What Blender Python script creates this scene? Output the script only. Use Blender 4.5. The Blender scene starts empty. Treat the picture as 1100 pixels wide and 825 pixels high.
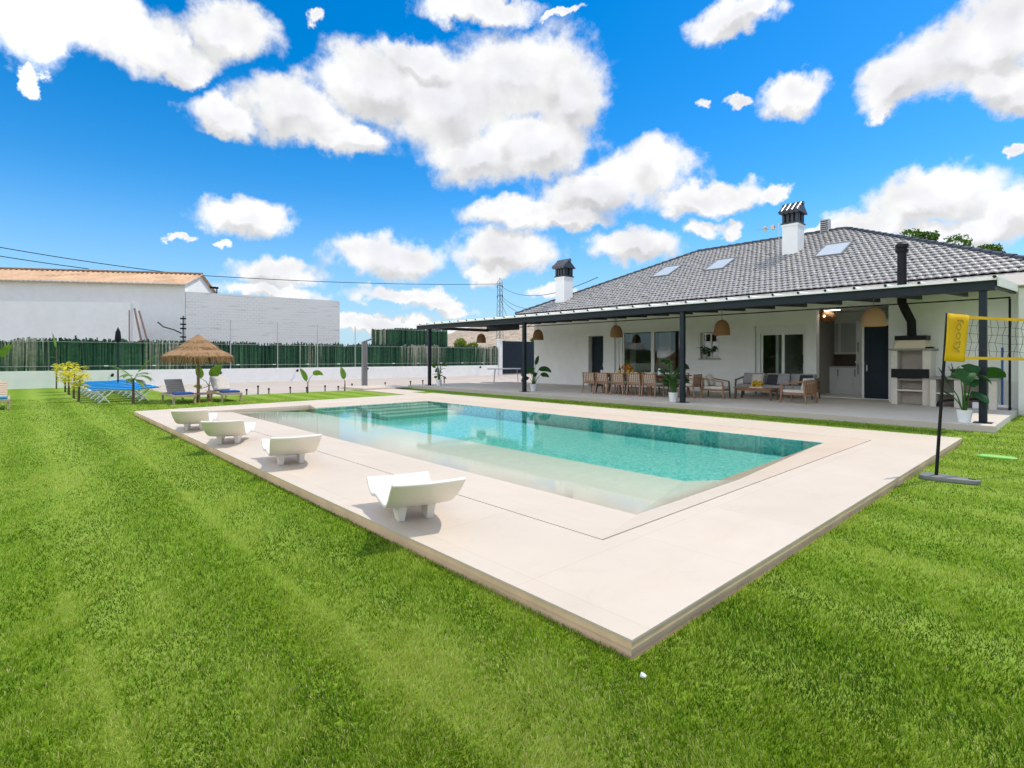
import bpy, bmesh, math, random
import numpy as np
from mathutils import Vector, Matrix
R=math.radians; PI=math.pi
random.seed(7); rng=np.random.default_rng(11)
scene=bpy.context.scene
COL=scene.collection

# ------------------------------------------------------------------ mesh helper
class MB:
    def __init__(s): s.v=[]; s.f=[]; s.c=[]
    def add(s,verts,faces,col=None):
        o=len(s.v); s.v+= [tuple(p) for p in verts]
        s.f+= [tuple(i+o for i in f) for f in faces]
        s.c+= [col if col else (1,1,1)]*len(verts)
        return s
    def box(s,x0,x1,y0,y1,z0,z1,rz=0,col=None,bev=0.0):
        vs=[(x0,y0,z0),(x1,y0,z0),(x1,y1,z0),(x0,y1,z0),(x0,y0,z1),(x1,y0,z1),(x1,y1,z1),(x0,y1,z1)]
        if rz:
            cx,cy=(x0+x1)/2,(y0+y1)/2; c,sn=math.cos(rz),math.sin(rz)
            vs=[(cx+(x-cx)*c-(y-cy)*sn, cy+(x-cx)*sn+(y-cy)*c, z) for x,y,z in vs]
        return s.add(vs,[(0,3,2,1),(4,5,6,7),(0,1,5,4),(1,2,6,5),(2,3,7,6),(3,0,4,7)],col)
    def bar(s,a,b,w,h=None,up=(0,0,1),w2=None,h2=None,col=None):
        a=Vector(a); b=Vector(b); h=h or w; d=(b-a).normalized()
        u=Vector(up)
        if abs(d.dot(u))>.97: u=Vector((0,1,0))
        x=d.cross(u).normalized(); y=x.cross(d).normalized()
        w2=w2 or w; h2=h2 or h
        vs=[]
        for p,ww,hh in((a,w,h),(b,w2,h2)):
            for sx,sy in((-1,-1),(1,-1),(1,1),(-1,1)): vs.append(p+x*(sx*ww/2)+y*(sy*hh/2))
        return s.add(vs,[(3,2,1,0),(4,5,6,7),(0,1,5,4),(1,2,6,5),(2,3,7,6),(3,0,4,7)],col)
    def tube(s,pts,r,n=8,col=None,cap=True):
        pts=[Vector(p) for p in pts]; m=len(pts)
        rs=r if isinstance(r,(list,tuple)) else [r]*m
        vs=[];fs=[]
        prev=None
        for i,p in enumerate(pts):
            d=(pts[min(i+1,m-1)]-pts[max(i-1,0)])
            if d.length<1e-9: d=Vector((0,0,1))
            d.normalize()
            if prev is None:
                u=Vector((0,0,1)) if abs(d.z)<.9 else Vector((1,0,0))
                x=d.cross(u).normalized()
            else:
                x=(prev-d*prev.dot(d)).normalized()
            prev=x; y=d.cross(x)
            for k in range(n):
                a=2*PI*k/n; vs.append(p+x*(math.cos(a)*rs[i])+y*(math.sin(a)*rs[i]))
        for i in range(m-1):
            for k in range(n):
                k2=(k+1)%n; fs.append((i*n+k,i*n+k2,(i+1)*n+k2,(i+1)*n+k))
        if cap:
            fs.append(tuple(range(n-1,-1,-1))); fs.append(tuple((m-1)*n+k for k in range(n)))
        return s.add(vs,fs,col)
    def lathe(s,prof,n=20,c=(0,0,0),col=None,cap=True):
        vs=[];fs=[]; m=len(prof)
        for r,z in prof:
            for k in range(n):
                a=2*PI*k/n; vs.append((c[0]+r*math.cos(a),c[1]+r*math.sin(a),c[2]+z))
        for i in range(m-1):
            for k in range(n):
                k2=(k+1)%n; fs.append((i*n+k,i*n+k2,(i+1)*n+k2,(i+1)*n+k))
        if cap:
            fs.append(tuple(range(n-1,-1,-1))); fs.append(tuple((m-1)*n+k for k in range(n)))
        return s.add(vs,fs,col)
    def prism(s,poly,z0,z1,col=None):
        n=len(poly)
        vs=[(x,y,z0) for x,y in poly]+[(x,y,z1) for x,y in poly]
        fs=[tuple(range(n-1,-1,-1)),tuple(range(n,2*n))]+[(i,(i+1)%n,n+(i+1)%n,n+i) for i in range(n)]
        return s.add(vs,fs,col)
    def poly(s,pts,col=None):
        return s.add(pts,[tuple(range(len(pts)))],col)
    def blob(s,c,r,seed=0,n=10,m=7,amp=.15,col=None):
        rd=random.Random(seed); ph=[rd.uniform(0,6) for _ in range(4)]
        vs=[];fs=[]
        rx,ry,rz=r if isinstance(r,(tuple,list)) else (r,r,r)
        for i in range(m+1):
            t=PI*i/m
            for k in range(n):
                a=2*PI*k/n
                q=1+amp*(math.sin(2*a+ph[0]+t*2)+math.sin(3*t+ph[1]+a))*.6
                vs.append((c[0]+rx*q*math.sin(t)*math.cos(a),c[1]+ry*q*math.sin(t)*math.sin(a),c[2]+rz*q*math.cos(t)))
        for i in range(m):
            for k in range(n):
                k2=(k+1)%n; fs.append((i*n+k,(i+1)*n+k,(i+1)*n+k2,i*n+k2))
        return s.add(vs,fs,col)
    def leaf(s,base,az,elev,length,width,droop=1.0,fold=.25,seg=8,shape='paddle',col=None,roll=0.0):
        """ leaf blade bending down along its length, as a folded strip """
        p=Vector(base); vs=[];fs=[]
        el=elev; step=length/seg
        for i in range(seg+1):
            t=i/seg
            if shape=='paddle': w=width*(math.sin(PI*min(1,max(0.0,t))**.75)**.7 if 0<t<1 else .02)
            else: w=width*(1-t)**.8*(min(1,t*6)+.05)
            d=Vector((math.cos(az)*math.cos(el),math.sin(az)*math.cos(el),math.sin(el)))
            sd=Vector((-math.sin(az),math.cos(az),0)); n0=sd.cross(d); side=sd*math.cos(roll)+n0*math.sin(roll); nn=side.cross(d)
            vs+= [p+side*(w/2)-nn*(-fold*w/2), p, p-side*(w/2)-nn*(-fold*w/2)]
            p=p+d*step; el-=droop*step/length
        for i in range(seg):
            a=i*3
            fs+= [(a,a+1,a+4,a+3),(a+1,a+2,a+5,a+4)]
        return s.add(vs,fs,col)
    def build(s,name,mat,parent=None,smooth=False,bevel=0,loc=None,rz=0,angle=40,world=False):
        me=bpy.data.meshes.new(name)
        vs=s.v
        if world and parent is not None:
            o=parent.location if parent.parent is None else parent.location+parent.parent.location
            vs=[(x-o.x,y-o.y,z-o.z) for x,y,z in vs]
        me.from_pydata([tuple(p) for p in vs],[],s.f)
        if any(c!=(1,1,1) for c in s.c):
            ca=me.color_attributes.new('Col','FLOAT_COLOR','POINT')
            ca.data.foreach_set('color',[x for c in s.c for x in (c[0],c[1],c[2],1)])
        me.materials.append(mat)
        if smooth:
            me.polygons.foreach_set('use_smooth',[True]*len(me.polygons))
            try: me.set_sharp_from_angle(angle=R(angle))
            except Exception: pass
        me.update()
        o=bpy.data.objects.new(name,me); COL.objects.link(o)
        if loc: o.location=loc
        if rz: o.rotation_euler=(0,0,rz)
        if parent is not None: o.parent=parent
        if bevel:
            b=o.modifiers.new('bev','BEVEL'); b.width=bevel; b.segments=2; b.limit_method='ANGLE'; b.angle_limit=R(50)
            b.harden_normals=False
        return o

def npmesh(name,verts,faces,mat,cols=None,smooth=False,parent=None):
    """faces: int array (n,3) or (n,4)"""
    me=bpy.data.meshes.new(name)
    nv,nf,k=len(verts),len(faces),faces.shape[1]
    me.vertices.add(nv); me.vertices.foreach_set('co',np.asarray(verts,dtype=np.float32).ravel())
    me.loops.add(nf*k); me.loops.foreach_set('vertex_index',np.asarray(faces,dtype=np.int32).ravel())
    me.polygons.add(nf)
    me.polygons.foreach_set('loop_start',np.arange(0,nf*k,k,dtype=np.int32))
    me.update(calc_edges=True)
    if cols is not None:
        ca=me.color_attributes.new('Col','FLOAT_COLOR','POINT')
        c=np.ones((nv,4),dtype=np.float32); c[:,:3]=cols
        ca.data.foreach_set('color',c.ravel())
    if smooth: me.polygons.foreach_set('use_smooth',[True]*nf)
    me.materials.append(mat); me.validate(); me.update()
    o=bpy.data.objects.new(name,me); COL.objects.link(o)
    if parent is not None: o.parent=parent
    return o

def tag(o,label=None,cat=None,group=None,kind=None):
    if label: o['label']=label
    if cat: o['category']=cat
    if group: o['group']=group
    if kind: o['kind']=kind
    return o
def thing(name,label,cat,loc=(0,0,0),rz=0,group=None):
    o=bpy.data.objects.new(name,None); COL.objects.link(o)
    o.empty_display_size=.2
    o.location=loc; o.rotation_euler=(0,0,rz)
    return tag(o,label,cat,group)
def copy_tree(o,loc=None,rz=None,label=None,parent=None):
    c=o.copy(); COL.objects.link(c)
    if parent is not None: c.parent=parent
    if loc is not None: c.location=loc
    if rz is not None: c.rotation_euler=(0,0,rz)
    if label: c['label']=label
    for ch in list(o.children): copy_tree(ch,parent=c)
    return c
def structure(o): o['kind']='structure'; return o

# ------------------------------------------------------------------ materials
def newmat(name):
    m=bpy.data.materials.new(name); m.use_nodes=True
    nt=m.node_tree; nt.nodes.clear()
    out=nt.nodes.new('ShaderNodeOutputMaterial')
    return m,nt,out
def N(nt,t,**kw):
    n=nt.nodes.new(t)
    for k,v in kw.items():
        if k in n.inputs: n.inputs[k].default_value=v
        else: setattr(n,k,v)
    return n
def L(nt,a,b): nt.links.new(a,b)
def math_n(nt,op,a=None,b=None,clamp=False):
    n=nt.nodes.new('ShaderNodeMath'); n.operation=op; n.use_clamp=clamp
    for i,x in enumerate((a,b)):
        if x is None: continue
        if isinstance(x,(int,float)): n.inputs[i].default_value=x
        else: nt.links.new(x,n.inputs[i])
    return n.outputs[0]
def mixc(nt,fac,a,b,mode='MIX'):
    n=nt.nodes.new('ShaderNodeMix'); n.data_type='RGBA'; n.blend_type=mode
    for i,x in((0,fac),(6,a),(7,b)):
        if isinstance(x,(int,float)): n.inputs[i].default_value=x
        elif isinstance(x,tuple): n.inputs[i].default_value=(*x[:3],1)
        else: nt.links.new(x,n.inputs[i])
    return n.outputs[2]
def ramp(nt,fac,stops):
    n=nt.nodes.new('ShaderNodeValToRGB'); nt.links.new(fac,n.inputs[0])
    cr=n.color_ramp
    while len(cr.elements)<len(stops): cr.elements.new(.5)
    for e,(p,c) in zip(cr.elements,stops):
        e.position=p; e.color=(*c,1) if not isinstance(c,(int,float)) else (c,c,c,1)
    return n.outputs[0]
def noise(nt,vec,scale,detail=4,rough=.55,dist=0):
    n=nt.nodes.new('ShaderNodeTexNoise'); n.inputs['Scale'].default_value=scale
    n.inputs['Detail'].default_value=detail; n.inputs['Roughness'].default_value=rough; n.inputs['Distortion'].default_value=dist
    if vec is not None: nt.links.new(vec,n.inputs['Vector'])
    return n.outputs['Fac']
def mapping(nt,vec,scale=(1,1,1),rot=(0,0,0)):
    n=nt.nodes.new('ShaderNodeMapping'); n.inputs['Scale'].default_value=scale; n.inputs['Rotation'].default_value=rot
    nt.links.new(vec,n.inputs[0]); return n.outputs[0]
def pos(nt): return nt.nodes.new('ShaderNodeNewGeometry').outputs['Position']
def objc(nt): return nt.nodes.new('ShaderNodeTexCoord').outputs['Object']
def bump(nt,h,strength=.3,dist=.01):
    n=nt.nodes.new('ShaderNodeBump'); n.inputs['Strength'].default_value=strength; n.inputs['Distance'].default_value=dist
    nt.links.new(h,n.inputs['Height']); return n.outputs[0]

def pmat(name,base,rough=.6,var=.12,scale=6,bmp=0,metal=0,spec=.5,stretch=(1,1,1),vcol=False,dirt=None,transl=0,coat=0):
    m,nt,out=newmat(name)
    b=N(nt,'ShaderNodeBsdfPrincipled'); b.inputs['Roughness'].default_value=rough; b.inputs['Metallic'].default_value=metal
    b.inputs['Specular IOR Level'].default_value=spec; b.inputs['Coat Weight'].default_value=coat
    v=mapping(nt,objc(nt),stretch)
    f=noise(nt,v,scale,5)
    lo=tuple(max(0,c*(1-var)) for c in base); hi=tuple(min(1,c*(1+var)) for c in base)
    c=ramp(nt,f,[(.3,lo),(.7,hi)])
    if dirt:
        f2=noise(nt,mapping(nt,objc(nt),(1,1,.35)),1.3,6,.65)
        c=mixc(nt,ramp(nt,f2,[(.45,0.),(.8,dirt[1])]),c,dirt[0])
    if vcol:
        a=N(nt,'ShaderNodeAttribute'); a.attribute_name='Col'
        c=mixc(nt,1.0,c,a.outputs['Color'],'MULTIPLY')
    L(nt,c,b.inputs['Base Color'])
    if bmp: L(nt,bump(nt,noise(nt,v,scale*6,4),bmp),b.inputs['Normal'])
    sh=b.outputs[0]
    if transl:
        t=N(nt,'ShaderNodeBsdfTranslucent'); L(nt,c,t.inputs['Color'])
        x=N(nt,'ShaderNodeMixShader'); x.inputs[0].default_value=transl
        L(nt,sh,x.inputs[1]); L(nt,t.outputs[0],x.inputs[2]); sh=x.outputs[0]
    L(nt,sh,out.inputs['Surface'])
    return m

def wood(name,base,rough=.5,scale=3):
    m,nt,out=newmat(name)
    b=N(nt,'ShaderNodeBsdfPrincipled'); b.inputs['Roughness'].default_value=rough
    v=objc(nt)
    f=noise(nt,mapping(nt,v,(6,6,1.2)),scale*3,5,.6,.6)
    c=ramp(nt,f,[(.25,tuple(x*.65 for x in base)),(.55,base),(.8,tuple(min(1,x*1.25) for x in base))])
    L(nt,c,b.inputs['Base Color']); L(nt,bump(nt,f,.15),b.inputs['Normal'])
    L(nt,b.outputs[0],out.inputs['Surface']); return m

M={}
M['stucco']=pmat('white_stucco',(.89,.885,.865),.85,.03,3,.25,spec=.2,dirt=((.70,.68,.63),.25))
M['flash']=pmat('cream_flashing',(.47,.43,.39),.6,.05,4)
M['white']=pmat('white_paint',(.82,.82,.80),.45,.03,4)
M['offwhite']=pmat('cream_moulding',(.84,.79,.71),.38,.04,5,.05,dirt=((.66,.62,.54),.25))
M['slate']=pmat('dark_metal',(.016,.024,.032),.45,.15,4,spec=.22)
M['navy']=pmat('navy_panel',(.012,.022,.034),.5,.12,3,spec=.2)
M['black']=pmat('black_metal',(.009,.009,.010),.5,.2,6,spec=.2)
M['teak']=wood('teak',(.33,.175,.09))
M['teakdark']=wood('dark_teak',(.15,.08,.045))
M['greywood']=wood('weathered_wood',(.46,.40,.35))
M['palewood']=wood('pale_wood',(.55,.42,.29))
M['cushion']=pmat('cream_cushion',(.66,.62,.56),.9,.06,8,.2,spec=.1)
M['greycush']=pmat('grey_cushion',(.36,.35,.35),.9,.08,9,.2,spec=.1)
M['darkcush']=pmat('charcoal_cushion',(.06,.06,.07),.9,.1,9,.2,spec=.1)
M['bluefab']=pmat('blue_fabric',(.02,.10,.36),.8,.1,6,.1,spec=.2)
M['bluesling']=pmat('blue_sling',(.008,.27,.70),.8,.07,6,.05,spec=.05)
M['tealfab']=pmat('teal_fabric',(.02,.26,.42),.8,.1,6,.1,spec=.2)
M['plasticw']=pmat('white_plastic',(.80,.81,.82),.35,.03,4)
M['rattan']=None
M['grey']=pmat('grey_metal',(.20,.20,.20),.45,.1,5)
M['lightgrey']=pmat('light_grey',(.45,.45,.46),.5,.08,5)
M['concrete']=pmat('grey_concrete',(.30,.28,.265),.85,.12,4,.25,spec=.2)
M['bbqstone']=pmat('pale_cast_stone',(.66,.61,.54),.8,.06,5,.2,spec=.2)
M['creamstone']=pmat('cream_hood_stone',(.70,.59,.45),.8,.06,5,.15,spec=.2)
M['leafdark']=pmat('glossy_dark_leaf',(.020,.085,.015),.5,.3,7,transl=.25,spec=.25)
M['leafmid']=pmat('mid_green_leaf',(.06,.17,.03),.4,.3,6,transl=.3)
M['leafbright']=pmat('bright_banana_leaf',(.17,.30,.03),.42,.25,5,transl=.4)
M['leafyellow']=pmat('yellow_leaf',(.70,.62,.04),.6,.2,6,transl=.4,spec=.2)
M['leafvar']=pmat('tree_leaf',(.07,.12,.03),.5,.3,3,vcol=True,transl=.3)
M['bark']=pmat('bark',(.13,.095,.06),.85,.3,9,.5)
M['yellow']=pmat('yellow_banner',(.95,.66,.004),.55,.04,5,.05,transl=.4)
M['rock']=None
M['bluepole']=pmat('blue_pole',(.02,.08,.30),.4,.1,4)
M['steel']=pmat('steel',(.5,.5,.5),.3,.1,6,metal=.9)
M['orangeflower']=pmat('orange_flower',(.55,.17,.015),.6,.3,20,transl=.2)
M['yellowflower']=pmat('yellow_flower',(.70,.42,.01),.6,.25,20,transl=.2)
M['glassdark']=pmat('dark_bottle',(.012,.013,.012),.1,.1,4)
M['terracotta']=pmat('terracotta',(.5,.28,.17),.8,.2,8,.2)
M['greenmat']=pmat('green_mat',(.25,.58,.12),.6,.06,6)
M['fringe']=None
def emis(name,col,st):
    m,nt,out=newmat(name); e=N(nt,'ShaderNodeEmission'); e.inputs[0].default_value=(*col,1); e.inputs[1].default_value=st
    L(nt,e.outputs[0],out.inputs['Surface']); return m
M['bulb']=emis('lit_bulb',(1,.62,.22),9)
# rattan weave
m,nt,out=newmat('rattan_weave'); b=N(nt,'ShaderNodeBsdfPrincipled'); b.inputs['Roughness'].default_value=.6
w=nt.nodes.new('ShaderNodeTexWave'); w.bands_direction='Z'; w.inputs['Scale'].default_value=16; w.inputs['Distortion'].default_value=1.5
L(nt,objc(nt),w.inputs['Vector'])
c=ramp(nt,w.outputs['Fac'],[(.1,(.20,.10,.04)),(.7,(.42,.23,.10))])
L(nt,c,b.inputs['Base Color']); L(nt,bump(nt,w.outputs['Fac'],.5,.02),b.inputs['Normal'])
t=N(nt,'ShaderNodeBsdfTranslucent'); L(nt,c,t.inputs['Color']); x=N(nt,'ShaderNodeMixShader'); x.inputs[0].default_value=.25
L(nt,b.outputs[0],x.inputs[1]); L(nt,t.outputs[0],x.inputs[2]); L(nt,x.outputs[0],out.inputs['Surface']); M['rattan']=m
# thatch
m,nt,out=newmat('thatch'); b=N(nt,'ShaderNodeBsdfPrincipled'); b.inputs['Roughness'].default_value=.9
f=noise(nt,mapping(nt,objc(nt),(14,14,2.5)),3,5,.7)
a=N(nt,'ShaderNodeAttribute'); a.attribute_name='Col'
c=mixc(nt,1.0,ramp(nt,f,[(.25,(.20,.105,.045)),(.55,(.42,.25,.12)),(.8,(.58,.38,.20))]),a.outputs['Color'],'MULTIPLY')
L(nt,c,b.inputs['Base Color']); L(nt,bump(nt,f,.8,.03),b.inputs['Normal']); L(nt,b.outputs[0],out.inputs['Surface']); M['thatch']=m
# glass
def glassmat(name,tint=(.82,.88,.86),rough=.0,ior=1.5):
    m,nt,out=newmat(name); fr=N(nt,'ShaderNodeFresnel'); fr.inputs['IOR'].default_value=ior
    t=N(nt,'ShaderNodeBsdfTransparent'); t.inputs[0].default_value=(*tint,1)
    g=N(nt,'ShaderNodeBsdfGlossy'); g.inputs['Roughness'].default_value=rough; g.inputs[0].default_value=(1,1,1,1)
    x=N(nt,'ShaderNodeMixShader'); L(nt,math_n(nt,'MULTIPLY_ADD',fr.outputs[0],.9,),x.inputs[0])
    x.inputs[0].links[0].from_node.inputs[2].default_value=.0
    L(nt,t.outputs[0],x.inputs[1]); L(nt,g.outputs[0],x.inputs[2]); L(nt,x.outputs[0],out.inputs['Surface']); return m
M['glass']=glassmat('window_glass',(.84,.88,.86))
M['clearglass']=glassmat('clear_glass',(.9,.93,.92))
m,nt,out=newmat('skylight_glass'); b=N(nt,'ShaderNodeBsdfPrincipled'); b.inputs['Base Color'].default_value=(.52,.56,.58,1); b.inputs['Roughness'].default_value=.3; b.inputs['Specular IOR Level'].default_value=.6
L(nt,b.outputs[0],out.inputs['Surface']); M['skyglass']=m
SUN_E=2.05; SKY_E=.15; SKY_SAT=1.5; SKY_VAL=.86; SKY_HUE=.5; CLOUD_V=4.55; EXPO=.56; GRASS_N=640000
TILE_LO=(.33,.315,.30); TILE_HI=(.44,.42,.40)
CLOUDS=[(-1.477,0.463,0.139,0.056),(-1.559,0.449,0.081,0.072),(-1.384,0.451,0.092,0.035),(-1.305,0.496,0.079,0.048),(-1.552,0.37,0.016,0.024),(-1.365,0.431,0.047,0.021),(-1.312,0.378,0.074,0.036),(-1.198,0.403,0.098,0.061),(-1.08,0.456,0.112,0.069),(-0.946,0.441,0.169,0.101),(-0.808,0.478,0.154,0.087),(-0.73,0.449,0.09,0.074),(-0.895,0.355,0.126,0.052),(-0.782,0.378,0.123,0.06),(-0.997,0.503,0.079,0.031),(-1.128,0.37,0.075,0.037),(-0.571,0.325,0.105,0.054),(-0.671,0.298,0.133,0.053),(-0.808,0.264,0.13,0.034),(-0.469,0.274,0.124,0.029),(-0.373,0.272,0.029,0.017),(-0.722,0.252,0.108,0.024),(-0.834,0.199,0.112,0.049),(-0.869,0.158,0.054,0.025),(-0.604,0.2,0.093,0.034),(-0.481,0.229,0.042,0.018),(-0.433,0.228,0.023,0.015),(-1.285,0.231,0.091,0.037),(-1.384,0.197,0.026,0.007),(-1.319,0.183,0.02,0.008),(-1.056,0.18,0.117,0.045),(-1.235,0.141,0.089,0.03),(-1.235,0.108,0.107,0.017),(-1.031,0.115,0.108,0.016),(-0.963,0.099,0.068,0.016),(-1.056,0.066,0.103,0.018),(-0.929,0.083,0.047,0.015),(-0.946,0.055,0.125,0.015),(-0.886,0.575,0.126,0.026),(-0.739,0.565,0.047,0.008),(-1.167,0.534,0.019,0.012),(-0.438,0.527,0.09,0.031),(-0.395,0.53,0.045,0.017),(-0.346,0.409,0.057,0.034),(-0.422,0.415,0.025,0.011),(-0.489,0.415,0.018,0.009),(-0.152,0.405,0.098,0.056),(-0.213,0.393,0.061,0.044),(-0.087,0.421,0.07,0.062),(-0.096,0.366,0.061,0.041),(-0.233,0.361,0.028,0.019),(-0.163,0.23,0.104,0.041),(-0.237,0.208,0.076,0.026),(-0.087,0.195,0.06,0.044),(-0.142,0.176,0.099,0.028),(-0.299,0.198,0.054,0.015),(-0.068,0.268,0.013,0.01),(-0.073,0.345,0.049,0.036),(-0.739,0.124,0.061,0.016),(-0.671,0.113,0.053,0.011),(-1.112,0.065,0.067,0.021)]
# ------------------------------------------------------------------ camera, sun, sky
YAW=R(47.3); F=576.5; HY=384.0
cam=bpy.data.cameras.new('camera'); cam.sensor_width=36; cam.lens=36*F/1100; cam.shift_y=(HY-412.5)/1100
cam.clip_end=6000; cam.clip_start=.05
co=bpy.data.objects.new('camera',cam); COL.objects.link(co); co.location=(0,0,1.5); co.rotation_euler=(R(90),0,YAW)
scene.camera=co
SUN=Vector((.22,.50,1)).normalized()
sl=bpy.data.lights.new('sun','SUN'); sl.energy=SUN_E; sl.angle=R(.53); sl.color=(1,.93,.81)
so=bpy.data.objects.new('sun',sl); COL.objects.link(so); so.rotation_euler=(-SUN).to_track_quat('-Z','Y').to_euler()
so.location=(5,15,30)

w=bpy.data.worlds.new('World'); scene.world=w; w.use_nodes=True; nt=w.node_tree; nt.nodes.clear()
out=nt.nodes.new('ShaderNodeOutputWorld'); bg=nt.nodes.new('ShaderNodeBackground')
sky=nt.nodes.new('ShaderNodeTexSky'); sky.sky_type='NISHITA'; sky.sun_disc=False
sky.sun_elevation=math.asin(SUN.z); sky.sun_rotation=math.atan2(SUN.x,SUN.y); sky.altitude=200; sky.air_density=1.0; sky.dust_density=.3; sky.ozone_density=2.2
tc=nt.nodes.new('ShaderNodeTexCoord'); D=tc.outputs['Generated']
hs=nt.nodes.new('ShaderNodeHueSaturation'); hs.inputs['Saturation'].default_value=SKY_SAT; hs.inputs['Value'].default_value=SKY_VAL; hs.inputs['Hue'].default_value=SKY_HUE
L(nt,sky.outputs[0],hs.inputs['Color'])
sx=nt.nodes.new('ShaderNodeSeparateXYZ'); L(nt,D,sx.inputs[0])
az=math_n(nt,'ARCTAN2',sx.outputs[0],sx.outputs[1]); el=math_n(nt,'ARCSINE',sx.outputs[2])
def vmath(op,a,b=None,c=None):
    n=nt.nodes.new('ShaderNodeVectorMath'); n.operation=op
    for i,x in enumerate((a,b,c)):
        if x is None: continue
        if isinstance(x,tuple): n.inputs[i].default_value=x
        else: L(nt,x,n.inputs[i])
    return n
cb=nt.nodes.new('ShaderNodeCombineXYZ'); L(nt,az,cb.inputs[0]); L(nt,el,cb.inputs[1])
# domain warp, two scales: cauliflower outline
def noisecol(vec,scale,detail,rough=.55):
    n=nt.nodes.new('ShaderNodeTexNoise'); n.inputs['Scale'].default_value=scale; n.inputs['Detail'].default_value=detail; n.inputs['Roughness'].default_value=rough
    L(nt,vec,n.inputs['Vector']); return n
w1=vmath('SUBTRACT',noisecol(D,7,3).outputs['Color'],(.5,.5,.5)).outputs[0]
w2=vmath('SUBTRACT',noisecol(D,30,4,.6).outputs['Color'],(.5,.5,.5)).outputs[0]
P=vmath('MULTIPLY_ADD',w1,(.09,.07,0),cb.outputs[0]).outputs[0]
P=vmath('MULTIPLY_ADD',w2,(.05,.045,0),P).outputs[0]
# cloud clumps on the sky dome: centre azimuth, centre elevation, half sizes (radians)
def cloud_field(P):
    field=None
    for (a,e,ra,re) in CLOUDS:
        q=vmath('MULTIPLY_ADD',P,(1/ra,1/re,0),(-a/ra,-e/re,0))
        d=vmath('LENGTH',q.outputs[0]).outputs['Value']
        if field is None: field=d
        else:
            n=nt.nodes.new('ShaderNodeMath'); n.operation='SMOOTH_MIN'; n.inputs[2].default_value=.22
            L(nt,field,n.inputs[0]); L(nt,d,n.inputs[1]); field=n.outputs[0]
    return math_n(nt,'SUBTRACT',1.0,field)
field=cloud_field(P)
up_=cloud_field(vmath('MULTIPLY_ADD',w1,(.10,.08,0),vmath('ADD',P,(0,.022,0)).outputs[0]).outputs[0])
under=nt.nodes.new('ShaderNodeMapRange'); under.interpolation_type='SMOOTHSTEP'; L(nt,math_n(nt,'SUBTRACT',up_,field),under.inputs[0]); under.inputs[1].default_value=-.15; under.inputs[2].default_value=.38
# unseen cumulus over the rest of the dome, made denser for neutral fill light
elsew=noise(nt,mapping(nt,D,(1,1,2.2)),2.6,5,.6)
back=math_n(nt,'MULTIPLY',math_n(nt,'SUBTRACT',elsew,.43),3.0)
front=nt.nodes.new('ShaderNodeMapRange'); L(nt,math_n(nt,'ABSOLUTE',math_n(nt,'ADD',az,.826)),front.inputs[0])
front.inputs[1].default_value=.80; front.inputs[2].default_value=1.1; front.inputs[3].default_value=-2.; front.inputs[4].default_value=0
hi=nt.nodes.new('ShaderNodeMapRange'); L(nt,el,hi.inputs[0]); hi.inputs[1].default_value=.66; hi.inputs[2].default_value=.85; hi.inputs[3].default_value=0; hi.inputs[4].default_value=2.
back=math_n(nt,'ADD',back,math_n(nt,'MINIMUM',math_n(nt,'ADD',front.outputs[0],hi.outputs[0]),0.0))
field=math_n(nt,'MAXIMUM',field,back)
fine=noise(nt,D,24,8,.60)
fld=math_n(nt,'ADD',field,math_n(nt,'MULTIPLY',math_n(nt,'SUBTRACT',fine,.5),.75))
al=nt.nodes.new('ShaderNodeMapRange'); al.interpolation_type='SMOOTHSTEP'; L(nt,fld,al.inputs[0]); al.inputs[1].default_value=-.04; al.inputs[2].default_value=.42
# relief: difference of the billow noise towards the sun
def billow(vec): return noise(nt,vec,9,4,.5)
D2=vmath('ADD',D,tuple(SUN*.03)).outputs[0]
rel=math_n(nt,'SUBTRACT',billow(D),billow(D2))
core=nt.nodes.new('ShaderNodeMapRange'); core.interpolation_type='SMOOTHSTEP'; L(nt,math_n(nt,'ADD',field,math_n(nt,'MULTIPLY',math_n(nt,'SUBTRACT',billow(D2),.5),1.2)),core.inputs[0]); core.inputs[1].default_value=.25; core.inputs[2].default_value=.95
br=math_n(nt,'ADD',math_n(nt,'SUBTRACT',1.0,math_n(nt,'ADD',math_n(nt,'MULTIPLY',core.outputs[0],.06),math_n(nt,'MULTIPLY',under.outputs[0],.24))),math_n(nt,'MULTIPLY',rel,.6))
br=math_n(nt,'MINIMUM',math_n(nt,'MAXIMUM',br,.45),1.08)
ccol=mixc(nt,core.outputs[0],(1.0,1.0,1.0),(.95,.955,1.0))
# front lit clouds opposite the sun, out of view, boosted to fill the shaded facade
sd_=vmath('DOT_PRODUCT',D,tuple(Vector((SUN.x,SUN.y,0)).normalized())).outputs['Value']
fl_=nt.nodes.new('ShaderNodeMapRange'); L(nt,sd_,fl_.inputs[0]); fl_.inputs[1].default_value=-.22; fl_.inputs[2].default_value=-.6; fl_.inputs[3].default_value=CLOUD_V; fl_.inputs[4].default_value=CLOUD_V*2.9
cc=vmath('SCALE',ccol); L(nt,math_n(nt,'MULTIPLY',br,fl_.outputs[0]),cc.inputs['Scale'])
# pale air close to the horizon
hz=nt.nodes.new('ShaderNodeMapRange'); hz.interpolation_type='SMOOTHSTEP'; L(nt,el,hz.inputs[0]); hz.inputs[1].default_value=-.02; hz.inputs[2].default_value=.30; hz.inputs[3].default_value=.75; hz.inputs[4].default_value=0
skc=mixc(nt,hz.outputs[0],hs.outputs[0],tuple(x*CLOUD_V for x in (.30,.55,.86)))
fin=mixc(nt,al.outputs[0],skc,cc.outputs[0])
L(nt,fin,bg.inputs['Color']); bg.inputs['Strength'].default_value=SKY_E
L(nt,bg.outputs[0],out.inputs['Surface'])
w.cycles.sampling_method='MANUAL'; w.cycles.sample_map_resolution=512

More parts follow.
